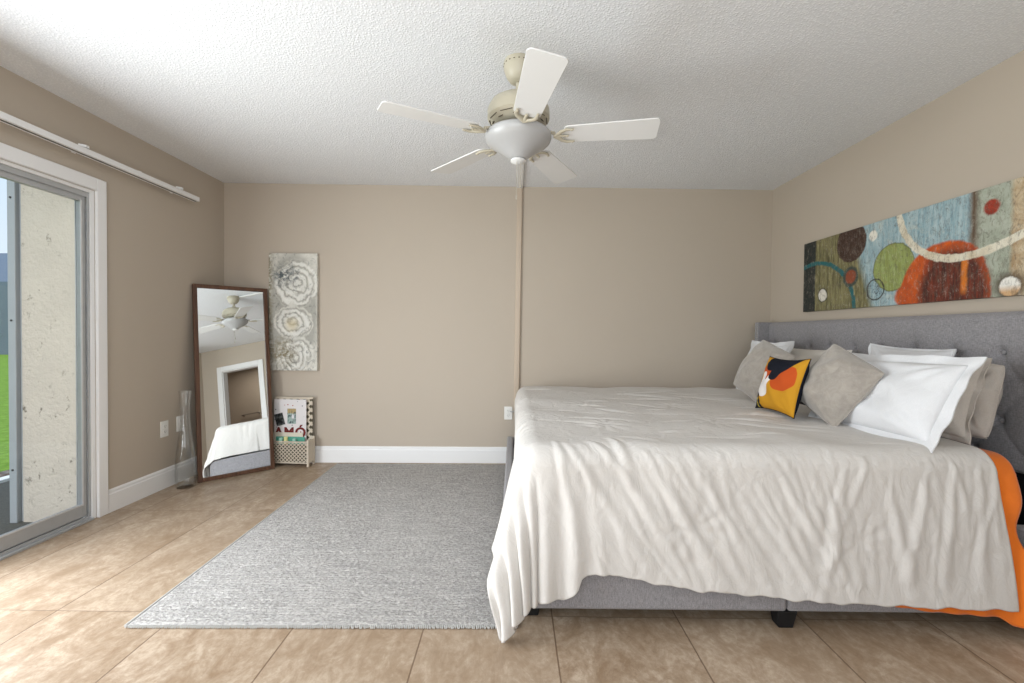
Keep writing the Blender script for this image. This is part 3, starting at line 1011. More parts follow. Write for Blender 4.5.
# bowl light
MB().lathe([(0.130, -0.334), (0.148, -0.339), (0.157, -0.348), (0.159, -0.360), (0.154, -0.376), (0.138, -0.392), (0.112, -0.408), (0.088, -0.424), (0.064, -0.442), (0.046, -0.456), (0.030, -0.463), (0.0, -0.466),
            (0.0, -0.462), (0.030, -0.459), (0.062, -0.437), (0.110, -0.403), (0.150, -0.373), (0.154, -0.360), (0.145, -0.343), (0.130, -0.338)], 72, close=False).build('light_bowl', M['frosted'], fan, smooth=True)
MB().lathe([(0.0, -0.340), (0.129, -0.340), (0.129, -0.345), (0.0, -0.345)], 48).build('bowl_cap', M['frosted'], fan, smooth=True)
MB().lathe([(0.0, -0.458), (0.026, -0.460), (0.036, -0.466), (0.036, -0.473), (0.024, -0.479), (0.014, -0.483), (0.0, -0.485)], 32).build('finial', M['fan_blade'], fan, smooth=True)
for dx, l in ((-0.006, 0.30), (0.010, 0.20)):
    ch = MB()
    ch.tube([(dx, -0.02, -0.480), (dx * 1.1, -0.02, -0.480 - l * 0.55)], 0.0013, 6)
    for i in range(int(l / 0.011)):
        ch.lathe([(0, -0.0022), (0.0022, 0), (0, 0.0022)], 6, Matrix.Translation((dx * 1.1, -0.02, -0.475 - i * 0.011 * 0.55)))
    ch.lathe([(0, 0), (0.0035, -0.003), (0.0045, -0.02), (0, -0.026)], 10, Matrix.Translation((dx * 1.1, -0.02, -0.470 - l * 0.55)))
    ch.build('pull_chain', M['chain'], fan, smooth=True)

# ------------------------------------------------------------------ leaning mirror
mir = empty('standing_mirror', (-2.366, 3.281, 0.002))
mir.rotation_euler = (Matrix.Rotation(R(44.5), 3, 'Z') @ Matrix.Rotation(R(-8.26), 3, 'X')).to_euler()
tag(mir, 'tall mirror in a dark walnut frame leaning into the room corner', 'mirror')
MW, MH, FWD = 0.529, 1.533, 0.030
fr = MB()
D0, D1 = 0.0, 0.032
for lo, hi in (((0, D0, 0), (FWD, D1, MH)), ((MW - FWD, D0, 0), (MW, D1, MH)), ((FWD, D0, 0), (MW - FWD, D1, FWD)), ((FWD, D0, MH - FWD), (MW - FWD, D1, MH))):
    fr.box(lo, hi)
fr.build('frame', M['walnut'], mir, bevel=0.003)
MB().box((FWD - 0.004, 0.012, FWD - 0.004), (MW - FWD + 0.004, 0.016, MH - FWD + 0.004)).build('mirror_glass', M['mirror'], mir)
MB().box((FWD - 0.01, 0.0165, FWD - 0.01), (MW - FWD + 0.01, 0.030, MH - FWD + 0.01)).build('backing', M['black_cloth'], mir)

# ------------------------------------------------------------------ tall glass vase
vz = empty('bottle_vase', (-2.405, 3.205, 0.0))
tag(vz, 'tall clear glass bottle vase on the floor beside the leaning mirror', 'vase')
pr = [(0.0, 0.0), (0.054, 0.0), (0.060, 0.006), (0.063, 0.05), (0.064, 0.12), (0.0625, 0.19), (0.056, 0.27), (0.045, 0.35), (0.0345, 0.43), (0.030, 0.50), (0.0295, 0.57), (0.033, 0.64), (0.0395, 0.706)]
inner = [(r - 0.0035, z_) for r, z_ in reversed(pr[2:])]
inner[-1] = (0.050, 0.022)
prof = pr + [(0.038, 0.7075)] + inner + [(0.0, 0.020)]


def dense(pf):
    out = []
    for i in range(len(pf) - 1):
        (a, b), (c_, d_) = pf[i], pf[i + 1]
        for k in range(3):
            out.append((a + (c_ - a) * k / 3, b + (d_ - b) * k / 3))
    out.append(pf[-1])
    return out


MB().lathe(prof, 48).build('glass_body', M['glass'], vz, smooth=True)

# ------------------------------------------------------------------ canvas on back wall
cv_x0, cv_w, cv_z0, cv_h = -2.135, 0.42, 0.81, 1.02
yc = ob(-1.93)
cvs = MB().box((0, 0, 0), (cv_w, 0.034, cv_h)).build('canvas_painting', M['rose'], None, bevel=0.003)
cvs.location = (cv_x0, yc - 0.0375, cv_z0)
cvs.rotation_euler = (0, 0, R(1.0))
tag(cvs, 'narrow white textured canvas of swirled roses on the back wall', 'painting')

# ------------------------------------------------------------------ wide painting on the right wall
pt = MB().box((-0.032, -1.52, 0), (0.0, 0.0, 0.525)).build('wall_painting', M['painting'], None, bevel=0.002)
pt.location = (XR, 3.44, 1.335)
tag(pt, 'wide abstract painting of circles in teal, green and rust above headboard', 'painting')

# ------------------------------------------------------------------ lattice basket with cards
bk = empty('lattice_basket', (-1.90, 3.765, 0.0), (0, 0, R(-3)))
tag(bk, 'small whitewashed lattice magazine basket on the floor under the rose canvas', 'basket')
BW, BD, BH = 0.34, 0.10, 0.215
x0, x1 = -0.175, 0.165
# front lattice panel with border
def lattice(mb, x0, x1, z0, z1, y0, y1, step, w):
    """diagonal slats clipped to the rectangle"""
    W_, H_ = x1 - x0, z1 - z0
    for sgn in (1, -1):
        c_ = -H_
        yy0, yy1 = (y0, (y0 + y1) / 2) if sgn == 1 else ((y0 + y1) / 2, y1)
        while c_ < W_ + 0.001:
            # line x = c + t, z = t  (or mirrored)
            ta, tb_ = max(0, -c_), min(H_, W_ - c_)
            if tb_ - ta > 0.008:
                pa, pb = (c_ + ta, ta), (c_ + tb_, tb_)
                if sgn == -1:
                    pa, pb = (W_ - pa[0], pa[1]), (W_ - pb[0], pb[1])
                d = Vector((pb[0] - pa[0], pb[1] - pa[1])).normalized()
                nn = Vector((-d.y, d.x)) * w / 2
                q_ = [(pa[0] + nn.x, pa[1] + nn.y), (pb[0] + nn.x, pb[1] + nn.y), (pb[0] - nn.x, pb[1] - nn.y), (pa[0] - nn.x, pa[1] - nn.y)]
                q_ = [(min(max(a_, 0), W_), min(max(b_, 0), H_)) for a_, b_ in q_]
                vs = [(x0 + a_, yy0, z0 + b_) for a_, b_ in q_] + [(x0 + a_, yy1, z0 + b_) for a_, b_ in q_]
                mb.raw(vs, [(0, 1, 2, 3), (7, 6, 5, 4), (0, 4, 5, 1), (1, 5, 6, 2), (2, 6, 7, 3), (3, 7, 4, 0)])
            c_ += step


lp = MB()
lattice(lp, x0 + 0.008, x1 - 0.012, 0.035, BH - 0.008, -0.045, -0.037, 0.033, 0.0095)
lp.box((x0, -0.048, BH - 0.010), (x1 - 0.012, -0.036, BH)).box((x0, -0.048, 0.028), (x1 - 0.012, -0.036, 0.038)).box((x0, -0.048, 0.028), (x0 + 0.010, -0.036, BH))
lp.build('lattice_front', M['lattice'], bk)
pp = MB()
for xx in (x0 - 0.014, x1 - 0.010):
    pp = MB()
    pp.box((xx, -0.055, 0.0), (xx + 0.016, -0.035, BH + 0.015)).box((xx, 0.040, 0.0), (xx + 0.016, 0.058, BH + 0.03))
    pp.box((xx + 0.002, -0.035, 0.03), (xx + 0.014, 0.040, BH + 0.008))
    pp.build('side_panel', M['lattice'], bk, bevel=0.002)
MB().box((x0 + 0.002, -0.034, 0.030), (x1 - 0.012, 0.040, 0.036)).build('bottom_board', M['lattice'], bk)
lb = MB()
lattice(lb, x0 + 0.002, x1 - 0.010, 0.10, 0.575, 0.046, 0.052, 0.060, 0.022)
lb.box((x0 - 0.002, 0.042, 0.565), (x1 - 0.006, 0.054, 0.580)).box((x0 + 0.002, 0.044, 0.03), (x1 - 0.010, 0.056, 0.10))
lb.build('lattice_back', M['lattice'], bk)
MB().box((x0 + 0.004, 0.0545, 0.04), (x1 - 0.012, 0.0565, 0.565)).build('back_shade', M['lattice_dark'], bk)  # added dark sheet, painted shade behind the back slats
MB().box((x0 + 0.004, -0.0345, 0.037), (x1 - 0.014, -0.0325, BH - 0.03)).build('front_shade', M['lattice_dark'], bk)  # added dark sheet, painted shade so the front slats stand out
# what stands in the basket
cdd = empty('photo_card', (0, 0, 0))
cdd.location = (-1.935, 3.79, 0.0375)
cdd.rotation_euler = (R(0), 0, R(-3))
tag(cdd, 'white dotted card with two photos and dark red letters standing in the lattice basket', 'card')
MB().box((-0.14, 0.0, 0.0), (0.145, 0.006, 0.525)).build('board', M['dots'], cdd)
ph = MB().box((-0.020, -0.003, 0.315), (0.055, -0.0005, 0.445)).build('photo', M['photo'], cdd)
MB().box((-0.038, -0.0012, -0.052), (0.038, 0.0012, 0.052), Matrix.Translation((-0.090, -0.002, 0.350)) @ Matrix.Rotation(R(-15), 4, 'Y')).build('photo', M['photo_dark'], cdd)


def letters(txt, size, mat, parent, loc, name='lettering'):
    cu = bpy.data.curves.new(name, 'FONT')
    cu.body = txt
    cu.size = size
    cu.extrude = 0.0012
    cu.offset = 0.0035
    cu.space_character = 1.12
    tmp = bpy.data.objects.new(name + '_tmp', cu)
    COL.objects.link(tmp)
    bpy.context.view_layer.update()
    me = bpy.data.meshes.new_from_object(tmp.evaluated_get(bpy.context.evaluated_depsgraph_get()))
    bpy.data.objects.remove(tmp)
    me.materials.clear(); me.materials.append(mat)
    o = bpy.data.objects.new(name, me)
    COL.objects.link(o)
    o.parent = parent
    o.location = loc
    o.rotation_euler = (R(90), 0, 0)
    return o


letters('AM\u00d3', 0.118, M['red_letter'], cdd, (-0.138, -0.002, 0.200))
MB().box((-0.14, -0.010, 0.165), (0.12, -0.004, 0.240)).build('flap', M['cream_paper'], cdd)
bgrp = [(-0.150, 0.105, -0.025, 0.205, 'green_toy', 'dark green paper booklet at the back of the lattice basket', 'booklet'),
        (-0.115, -0.075, -0.020, 0.200, 'mint_toy', 'mint green rolled paper in the lattice basket', 'paper roll'),
        (-0.070, -0.030, -0.020, 0.210, 'yellow_toy', 'yellow rolled paper in the lattice basket', 'paper roll'),
        (-0.010, 0.060, -0.020, 0.195, 'mint_toy', 'pale rolled paper beside the yellow roll in the basket', 'paper roll')]
for i, (a, b, yy, h_, mt, lab, cat) in enumerate(bgrp):
    if i == 0:
        o = MB().box((a, 0.004, 0), (b, 0.012, h_)).build('paper_booklet', M[mt], None, bevel=0.002)
    else:
        r_ = min(0.016, (b - a) / 2)
        o = MB().lathe([(0, 0), (r_, 0), (r_, h_ - 0.004), (r_ - 0.004, h_), (r_ * 0.5, h_), (r_ * 0.5, h_ - 0.02), (0, h_ - 0.02)], 24, Matrix.Translation(((a + b) / 2, -0.014, 0))).build('paper_roll', M[mt], None, smooth=True)
    o.location = (-1.90, 3.765, 0.0375)
    o.rotation_euler = (0, 0, R(-3))
    tag(o, lab, cat)

# ------------------------------------------------------------------ rug
RW, RL = 1.50, 2.125
rug = empty('area_rug', (-1.483, 1.668, 0.0), (0, 0, R(0.9)))
tag(rug, 'grey heathered woven area rug on the tile floor beside the bed', 'rug')
nu, nv = 260, 360
uu, vv_ = np.meshgrid(np.linspace(0, RW, nu), np.linspace(0, RL, nv), indexing='ij')
rs = np.random.RandomState(3)
jit = rs.rand(nu, nv) * 0.0035
row = 0.0012 * np.sin(vv_ * 2 * PI / 0.018 + rs.rand(nu, 1) * 1.5)
edge = np.minimum.reduce([uu, RW - uu, vv_, RL - vv_])
zz = 0.001 + 0.009 * smoothstep(0, 0.010, edge) + jit + row
ee = 0.002 * np.sin(uu * 2 * PI / 0.014) * (vv_ < 0.004)
G = np.stack([uu, vv_ + ee, np.maximum(zz, 0.001)], -1)
grid_mesh('pile', G, M['rug'], rug)
for xb in (-0.003, RW + 0.003):
    MB().tube([(xb, y_, 0.006) for y_ in np.linspace(0, RL, 60)], 0.0055, 8).build('side_binding', M['rug_edge'], rug, smooth=True)
fg = MB()
x_ = 0.004
while x_ < RW:
    dx = random.uniform(-0.003, 0.003); l_ = random.uniform(0.005, 0.010)
    fg.tube([(x_, 0.003, 0.007), (x_ + dx * 0.5, -l_ * 0.6, 0.006), (x_ + dx, -l_, 0.0025)], [0.0035, 0.0032, 0.002], 5)
    x_ += 0.0082
fo = fg.build('fringe', M['rug_edge'], rug, smooth=True)
fo['kind'] = 'stuff'

# ------------------------------------------------------------------ bed: frame, headboard, mattress
bed = empty('upholstered_bed', (1.1, 2.73, 0))
tag(bed, 'king bed with grey linen tufted wingback headboard and low rails', 'bed')
BX0, BX1 = -0.050, 2.165
BY0, BY1 = 1.690, 3.755
RZ0, RZ1 = 0.075, 0.270
RT = 0.05


def bsub(mb, name, mat, **k):
    return sub(mb, name, mat, bed, **k)


for name, lo, hi in (('side_rail', (BX0 + RT, BY0, RZ0), (1.066, BY0 + RT, RZ1)), ('side_rail', (1.070, BY0, RZ0), (BX1, BY0 + RT, RZ1)),
                     ('side_rail', (BX0 + RT, BY1 - RT, RZ0), (BX1, BY1, RZ1)), ('foot_rail', (BX0, BY0, RZ0), (BX0 + RT - 0.001, BY1, RZ1))):
    bsub(MB().box(lo, hi), name, 'grey_linen', bevel=0.012, seg=3)
bsub(MB().box((BX0 + RT, BY0 + RT, RZ0 - 0.004), (BX1, BY1 - RT, RZ0 + 0.02)), 'dust_cover', 'black_cloth')
for lx, ly in ((1.055, BY0 + 0.012), (0.06, BY0 + 0.07), (0.06, BY1 - 0.11), (1.055, BY1 - 0.08), (2.05, BY0 + 0.012), (2.05, BY1 - 0.08), (1.055, 2.72), (0.5, 2.72), (1.6, 2.72)):
    bsub(MB().raw([(lx - 0.008, ly + 0.008, 0.0), (lx + 0.048, ly + 0.008, 0), (lx + 0.048, ly + 0.055, 0), (lx - 0.008, ly + 0.055, 0),
                   (lx - 0.018, ly, RZ0 - 0.005), (lx + 0.060, ly, RZ0 - 0.005), (lx + 0.060, ly + 0.065, RZ0 - 0.005), (lx - 0.018, ly + 0.065, RZ0 - 0.005)],
                  [(0, 3, 2, 1), (4, 5, 6, 7), (0, 1, 5, 4), (1, 2, 6, 5), (2, 3, 7, 6), (3, 0, 4, 7)]), 'leg', 'black', bevel=0.003)
bsub(MB().box((1.99, BY0 + 0.004, RZ1 - 0.02), (BX1 - 0.04, BY0 + 0.07, 0.40)), 'corner_block', 'grey_linen', bevel=0.008)
mt = MB().box((0.045, BY0 + 0.055, 0.28), (1.97, BY1 - 0.055, 0.655))
tag(mt.build('mattress', M['mattress'], None, bevel=0.05, seg=4), 'white king mattress under the duvet on the grey bed frame', 'mattress')

# headboard: upholstered board, tufted front, wings with nailheads, black sheet for the shade below
HY0, HY1 = 1.655, 3.815
HZ0, HZ1 = 0.555, 1.262
bsub(MB().box((2.195, HY0 + 0.01, 0.03), (2.262, HY1 - 0.01, HZ0 + 0.02)), 'headboard_shade', 'black_cloth')  # black panel standing in for the shaded void under the upholstery
bsub(MB().box((2.205, HY0, HZ0 + 0.02), (2.275, HY1, HZ1 - 0.002)), 'headboard_panel', 'grey_linen', bevel=0.01)
nu, nv = 300, 110
yy, zz = np.meshgrid(np.linspace(HY0 + 0.052, HY1 - 0.052, nu), np.linspace(HZ0, HZ1, nv), indexing='ij')
dep = 0.030 * np.ones_like(yy)
btn = []
YB0 = 1.985
for r_i, zb_ in enumerate((1.080, 0.927, 0.774, 0.621)):
    for k in range(-3, 14):
        yb = YB0 + 0.2135 * (k - 0.5 * (r_i % 2))
        if HY0 + 0.10 < yb < HY1 - 0.08:
            btn.append((yb, zb_))
for yb, zb_ in btn:
    d = np.hypot(yy - yb, zz - zb_)
    dep -= 0.020 * np.exp(-(d / 0.022) ** 2) + 0.009 * np.exp(-(d / 0.055) ** 2)


def crease(ya, za, yb, zb_, a=0.004, w=0.010):
    global dep
    L2 = (yb - ya) ** 2 + (zb_ - za) ** 2
    t_ = np.clip(((yy - ya) * (yb - ya) + (zz - za) * (zb_ - za)) / L2, 0, 1)
    d = np.hypot(yy - (ya + t_ * (yb - ya)), zz - (za + t_ * (zb_ - za)))
    dep -= a * np.exp(-(d / w) ** 2)


for yb, zb_ in btn:
    for yc_, zc_ in btn:
        if yc_ > yb and abs(abs(yc_ - yb) - 0.10675) < 0.01 and abs(abs(zc_ - zb_) - 0.153) < 0.01:
            crease(yb, zb_, yc_, zc_)
    if zb_ > 1.05:
        crease(yb, zb_, yb, HZ1, 0.0025, 0.006)
er = smoothstep(0, 0.03, HZ1 - zz) * smoothstep(0, 0.02, zz - HZ0)
dep = dep * np.sqrt(er)
G = np.stack([2.205 - dep, yy, zz], -1)
tf = grid_mesh('tufted_front', G, M['grey_linen'])
tf.parent = bed
bpy.context.view_layer.update()
tf.matrix_parent_inverse = bed.matrix_world.inverted()
for yb, zb_ in btn:
    b = MB().lathe([(0, 0.007), (0.006, 0.0062), (0.0105, 0.003), (0.012, 0), (0.0, -0.004)], 14, Matrix.Translation((2.200, yb, zb_)) @ Matrix.Rotation(R(-90), 4, 'Y')).build('button', M['grey_linen'], None, smooth=True)
    b.parent = tf
for y0, y1 in ((HY0, HY0 + 0.052), (HY1 - 0.052, HY1)):
    wg = bsub(MB().raw(
        [(2.275, y0, 0.03), (2.275, y1, 0.03), (2.275, y1, HZ1 + 0.002), (2.275, y0, HZ1 + 0.002),
         (2.130, y0, 0.03), (2.130, y1, 0.03), (2.075, y1, 0.60), (2.075, y0, 0.60), (2.080, y1, HZ1 + 0.002), (2.080, y0, HZ1 + 0.002)],
        [(0, 1, 2, 3), (0, 4, 5, 1), (4, 7, 6, 5), (7, 9, 8, 6), (3, 2, 8, 9), (0, 3, 9, 7, 4), (1, 5, 6, 8, 2)]), 'wing', 'grey_linen', bevel=0.008, seg=3)
    ym = (y0 + y1) / 2
    for side in (-1, 1):
        yn = ym + side * 0.017
        nh = MB()
        z_ = 0.62
        while z_ < HZ1 - 0.01:
            nh.lathe([(0, 0.0045), (0.004, 0.0035), (0.0065, 0)], 8, Matrix.Translation((2.0785, yn, z_)) @ Matrix.Rotation(R(-90), 4, 'Y'))
            z_ += 0.0165
        k_ = nh.build('nailhead_trim', M['nail'], None, smooth=True); k_.parent = wg
        k_.matrix_parent_inverse = Matrix()
        k_['kind'] = 'stuff'

# ------------------------------------------------------------------ draped cloth helper
NZ = random.Random(11)


def drape(x0, y0, x1, y1, ztop, r, pmin_f, qmin_f, pmax, qmax, nu, nv, folds, flare_f, name, mat, pads=(), thick=0.016, seed=1, topamp=0.004):
    """cloth laid over a slab whose left/near/far edges it hangs from. p,q are flat cloth coordinates (metres) equal to x,y on top."""
    xi, yi0, yi1 = x0 + r, y0 + r, y1 - r          # inner rectangle where it lies flat
    U = np.linspace(0, 1, nu)[:, None] * np.ones((1, nv))
    V = np.ones((nu, 1)) * np.linspace(0, 1, nv)[None, :]
    # v -> q first using a reference; then p limits by q and q limits by p
    pmx = pmax(V) if callable(pmax) else pmax
    q_lin = -1 + 0 * V
    p_ref = pmin_f(np.array([2.8]))[0]
    Pp = p_ref + (pmx - p_ref) * U
    qmn = qmin_f(Pp)
    Q = qmn + (qmax - qmn) * V
    pmn = pmin_f(Q)
    Pp = pmn + (pmx - pmn) * U
    Q = qmin_f(Pp) + (qmax - qmin_f(Pp)) * V
    cx = np.maximum(Pp, xi)
    cy = np.clip(Q, yi0, yi1)
    ox_, oy_ = Pp - cx, Q - cy
    Ls = np.hypot(ox_, oy_) + 1e-9
    dx, dy = ox_ / Ls, oy_ / Ls
    th = np.minimum(Ls / r, PI / 2)
    out = r * np.sin(th)
    drop = r * (1 - np.cos(th))
    rest = np.maximum(Ls - r * PI / 2, 0)
    fl = flare_f(Pp, Q, rest, dx, dy)
    fl = np.clip(fl, -0.5, 0.5)
    out = out + fl * rest
    drop = drop + rest * np.sqrt(1 - fl * fl)
    X = cx + dx * out
    Y = cy + dy * out
    Z = ztop - drop
    nx, ny, nz = dx * np.sin(th), dy * np.sin(th), np.cos(th)
    H = np.zeros_like(X)
    for (pa, qa, pb, qb, amp, w) in folds:
        L2 = (pb - pa) ** 2 + (qb - qa) ** 2
        t_ = ((Pp - pa) * (pb - pa) + (Q - qa) * (qb - qa)) / L2
        tc_ = np.clip(t_, 0, 1)
        d = np.hypot(Pp - (pa + tc_ * (pb - pa)), Q - (qa + tc_ * (qb - qa)))
        prof_ = np.sin(np.clip((t_ + 0.15) / 1.3, 0, 1) * PI) ** 0.7
        ww = w * (0.7 + 0.9 * tc_)
        H += amp * np.exp(-(d / ww) ** 2) * prof_ - 0.45 * amp * np.exp(-((d - 1.9 * ww) / ww) ** 2) * prof_
    for f in pads:
        H += f(Pp, Q, rest, X, Y, Z)
    # soft low-frequency puff
    rs_ = np.random.RandomState(seed)
    for _ in range(26):
        kx, ky = rs_.uniform(-18, 18, 2)
        H += topamp * 0.22 * np.sin(kx * Pp + ky * Q + rs_.uniform(0, 6.28))
    X = X + nx * H; Y = Y + ny * H; Z = Z + nz * H
    Z = np.maximum(Z, 0.012 + thick * 0.3)
    G = np.stack([X, Y, Z], -1)
    o = grid_mesh(name, G, mat)
    sm = o.modifiers.new('smooth', 'SMOOTH'); sm.iterations = 2; sm.factor = 0.5
    so = o.modifiers.new('thickness', 'SOLIDIFY'); so.thickness = thick; so.offset = 0.0
    return o, G


# hem heights of the duvet along the near side, turned into flat lengths
ZT = 0.700
RR = 0.085
hx = np.array([-0.2, 0.10, 0.20, 0.245, 0.26, 0.37, 0.46, 0.68, 1.05, 1.46, 1.90])
hz = np.array([0.125, 0.125, 0.135, 0.17, 0.215, 0.233, 0.211, 0.173, 0.143, 0.124, 0.113])
X0D, Y0D, Y1D = 0.022, 1.700, 3.775


def qmin(P):
    z_ = np.interp(P, hx, hz)
    wob_ = 0.0035 * np.sin(P * 37) + 0.002 * np.sin(P * 71 + 1)
    L_ = (ZT - z_ - RR) + RR * PI / 2
    return (Y0D + RR) - L_ - wob_


def pmin(Q):
    # overhang at the foot: tucked behind the rail top, longer toward the near corner
    zf = 0.285 + 0.0 * Q
    L0 = (ZT - 0.290 - RR) + RR * PI / 2
    L_ = L0 + 0.03 * smoothstep(2.05, 1.75, Q) + 0.03 * smoothstep(3.45, 3.6, Q)
    return (X0D + RR) - L_


def flare(P, Q, rest, dx, dy):
    phi = np.arctan2(-dy, -dx)              # 0 = pure foot side, pi/2 = pure near side
    corner = np.where((dx < -0.01) & (dy < -0.01), np.sin(np.clip(2 * phi, 0, PI)), 0)
    f = 0.05 + 0.045 * smoothstep(-0.5, -0.9, dy)
    f = f + corner * (0.03 + 0.05 * np.cos(phi * 10 + 0.6))
    f = f + np.where((dx < -0.3), 0.22 * smoothstep(2.12, 1.85, Q) * smoothstep(0.3, 0.8, -dx), 0)
    f = np.where((dx < -0.9) & (Q > 2.3), -0.02, f)
    near = smoothstep(-0.5, -0.9, dy)
    f = f + near * 0.055 * smoothstep(0.44, 0.16, P) * (0.4 + 0.8 * np.cos((P - 0.02) * 58))
    return f


folds = []
for i in range(170):                      # near-side creases falling from the edge, leaning away from the foot
    p0 = NZ.uniform(0.12, 1.88)
    top = NZ.uniform(1.42, 1.74)
    ln = NZ.uniform(0.10, 0.38)
    lean = NZ.uniform(0.15, 0.75) if p0 < 1.2 else NZ.uniform(-0.45, 0.35)
    folds.append((p0, top, p0 + lean * ln, top - ln, NZ.uniform(0.0010, 0.0034), NZ.uniform(0.006, 0.016)))
for a, b, c_, d_ in ((0.20, 1.78, 0.52, 1.28), (0.30, 1.80, 0.66, 1.34), (0.52, 1.72, 0.80, 1.22), (0.72, 1.64, 0.98, 1.22), (0.95, 1.60, 1.15, 1.20),
                     (1.28, 1.66, 1.20, 1.30), (1.45, 1.60, 1.52, 1.20), (1.60, 1.66, 1.50, 1.26), (1.70, 1.68, 1.64, 1.24), (1.80, 1.66, 1.78, 1.22), (0.17, 1.80, 0.26, 1.30), (0.40, 1.84, 0.46, 1.60)):
    folds.append((a, b, c_, d_, 0.0070, 0.015))
for i in range(44):                        # creases across the top, mostly along the bed
    p0, q0 = NZ.uniform(0.05, 1.5), NZ.uniform(1.85, 3.7)
    ln = NZ.uniform(0.10, 0.45)
    a = NZ.uniform(-0.55, 0.25)
    folds.append((p0, q0, p0 + ln * math.cos(a), q0 + ln * math.sin(a), NZ.uniform(0.003, 0.007), NZ.uniform(0.006, 0.014)))
for i in range(16):                        # foot side
    q0 = NZ.uniform(1.9, 3.6)
    folds.append((0.10, q0, -0.30, q0 + NZ.uniform(-0.1, 0.1), NZ.uniform(0.002, 0.005), 0.022))
tufts = [(0.45, 2.15), (1.0, 2.2), (0.45, 2.75), (1.0, 2.75), (0.45, 3.35), (0.70, 1.44), (1.33, 1.40)]


def tuft_pad(P, Q, rest, X, Y, Z):
    H = np.zeros_like(P)
    for i, (a, b) in enumerate(tufts):
        dx_, dy_ = P - a, Q - b
        d = np.hypot(dx_, dy_)
        an = np.arctan2(dy_, dx_)
        H += -0.006 * np.exp(-(d / 0.030) ** 2) + 0.0018 * np.cos(an * 9 + i) * np.exp(-((d - 0.07) / 0.055) ** 2)
    return H


duv, G_duv = drape(X0D, Y0D, 2.2, Y1D, ZT, RR, pmin, qmin, lambda V: 1.868 + 0.04 * smoothstep(0.2, 0.0, V), 3.96, 300, 420, folds, flare, 'duvet', M['duvet'], pads=(tuft_pad,), thick=0.012, seed=5)
tag(duv, 'large off white duvet draped over the bed down to the floor corner', 'duvet')

# ------------------------------------------------------------------ orange blanket under the duvet
hx2 = np.array([1.1, 1.42, 1.60, 1.86, 1.90, 2.3])
hz2 = np.array([0.16, 0.120, 0.096, 0.078, 0.050, 0.045])
RB = 0.075


def qmin2(P):
    z_ = np.interp(P, hx2, hz2)
    L_ = (ZT - 0.02 - z_ - RB) + RB * PI / 2
    return (Y0D + 0.015 + RB) - L_


def bulge(P, Q, rest, X, Y, Z):
    return 0.020 * smoothstep(1.86, 1.93, P) * np.exp(-((Z - 0.52) / 0.085) ** 2) + 0.004 * np.sin(P * 60 + Z * 9) * smoothstep(0.02, 0.2, rest)


def pmax2(V):
    # V: 0 at the hem, 1 at the far side
    return 1.952 - 0.016 * np.exp(-((V - 0.15) / 0.03) ** 2) + 0.07 * smoothstep(0.13, 0.03, V)


fold2 = [(1.87 + 0.03 * i, 1.68, 1.88 + 0.035 * i, 1.15, 0.008, 0.016) for i in range(4)]
orb, _ = drape(0.3, Y0D + 0.015, 2.2, Y1D - 0.02, ZT - 0.022, RB, lambda Q: 1.15 + 0 * Q, qmin2, pmax2, 3.6, 80, 220, fold2,
               lambda P, Q, rest, dx, dy: 0.09 + 0.08 * smoothstep(1.895, 1.95, P) * smoothstep(0.15, 0.35, rest), 'blanket', M['orange'], pads=(bulge,), thick=0.008, seed=9, topamp=0.0015)
tag(orb, 'bright orange blanket hanging out from under the duvet beside the headboard', 'blanket')

# ------------------------------------------------------------------ pillows


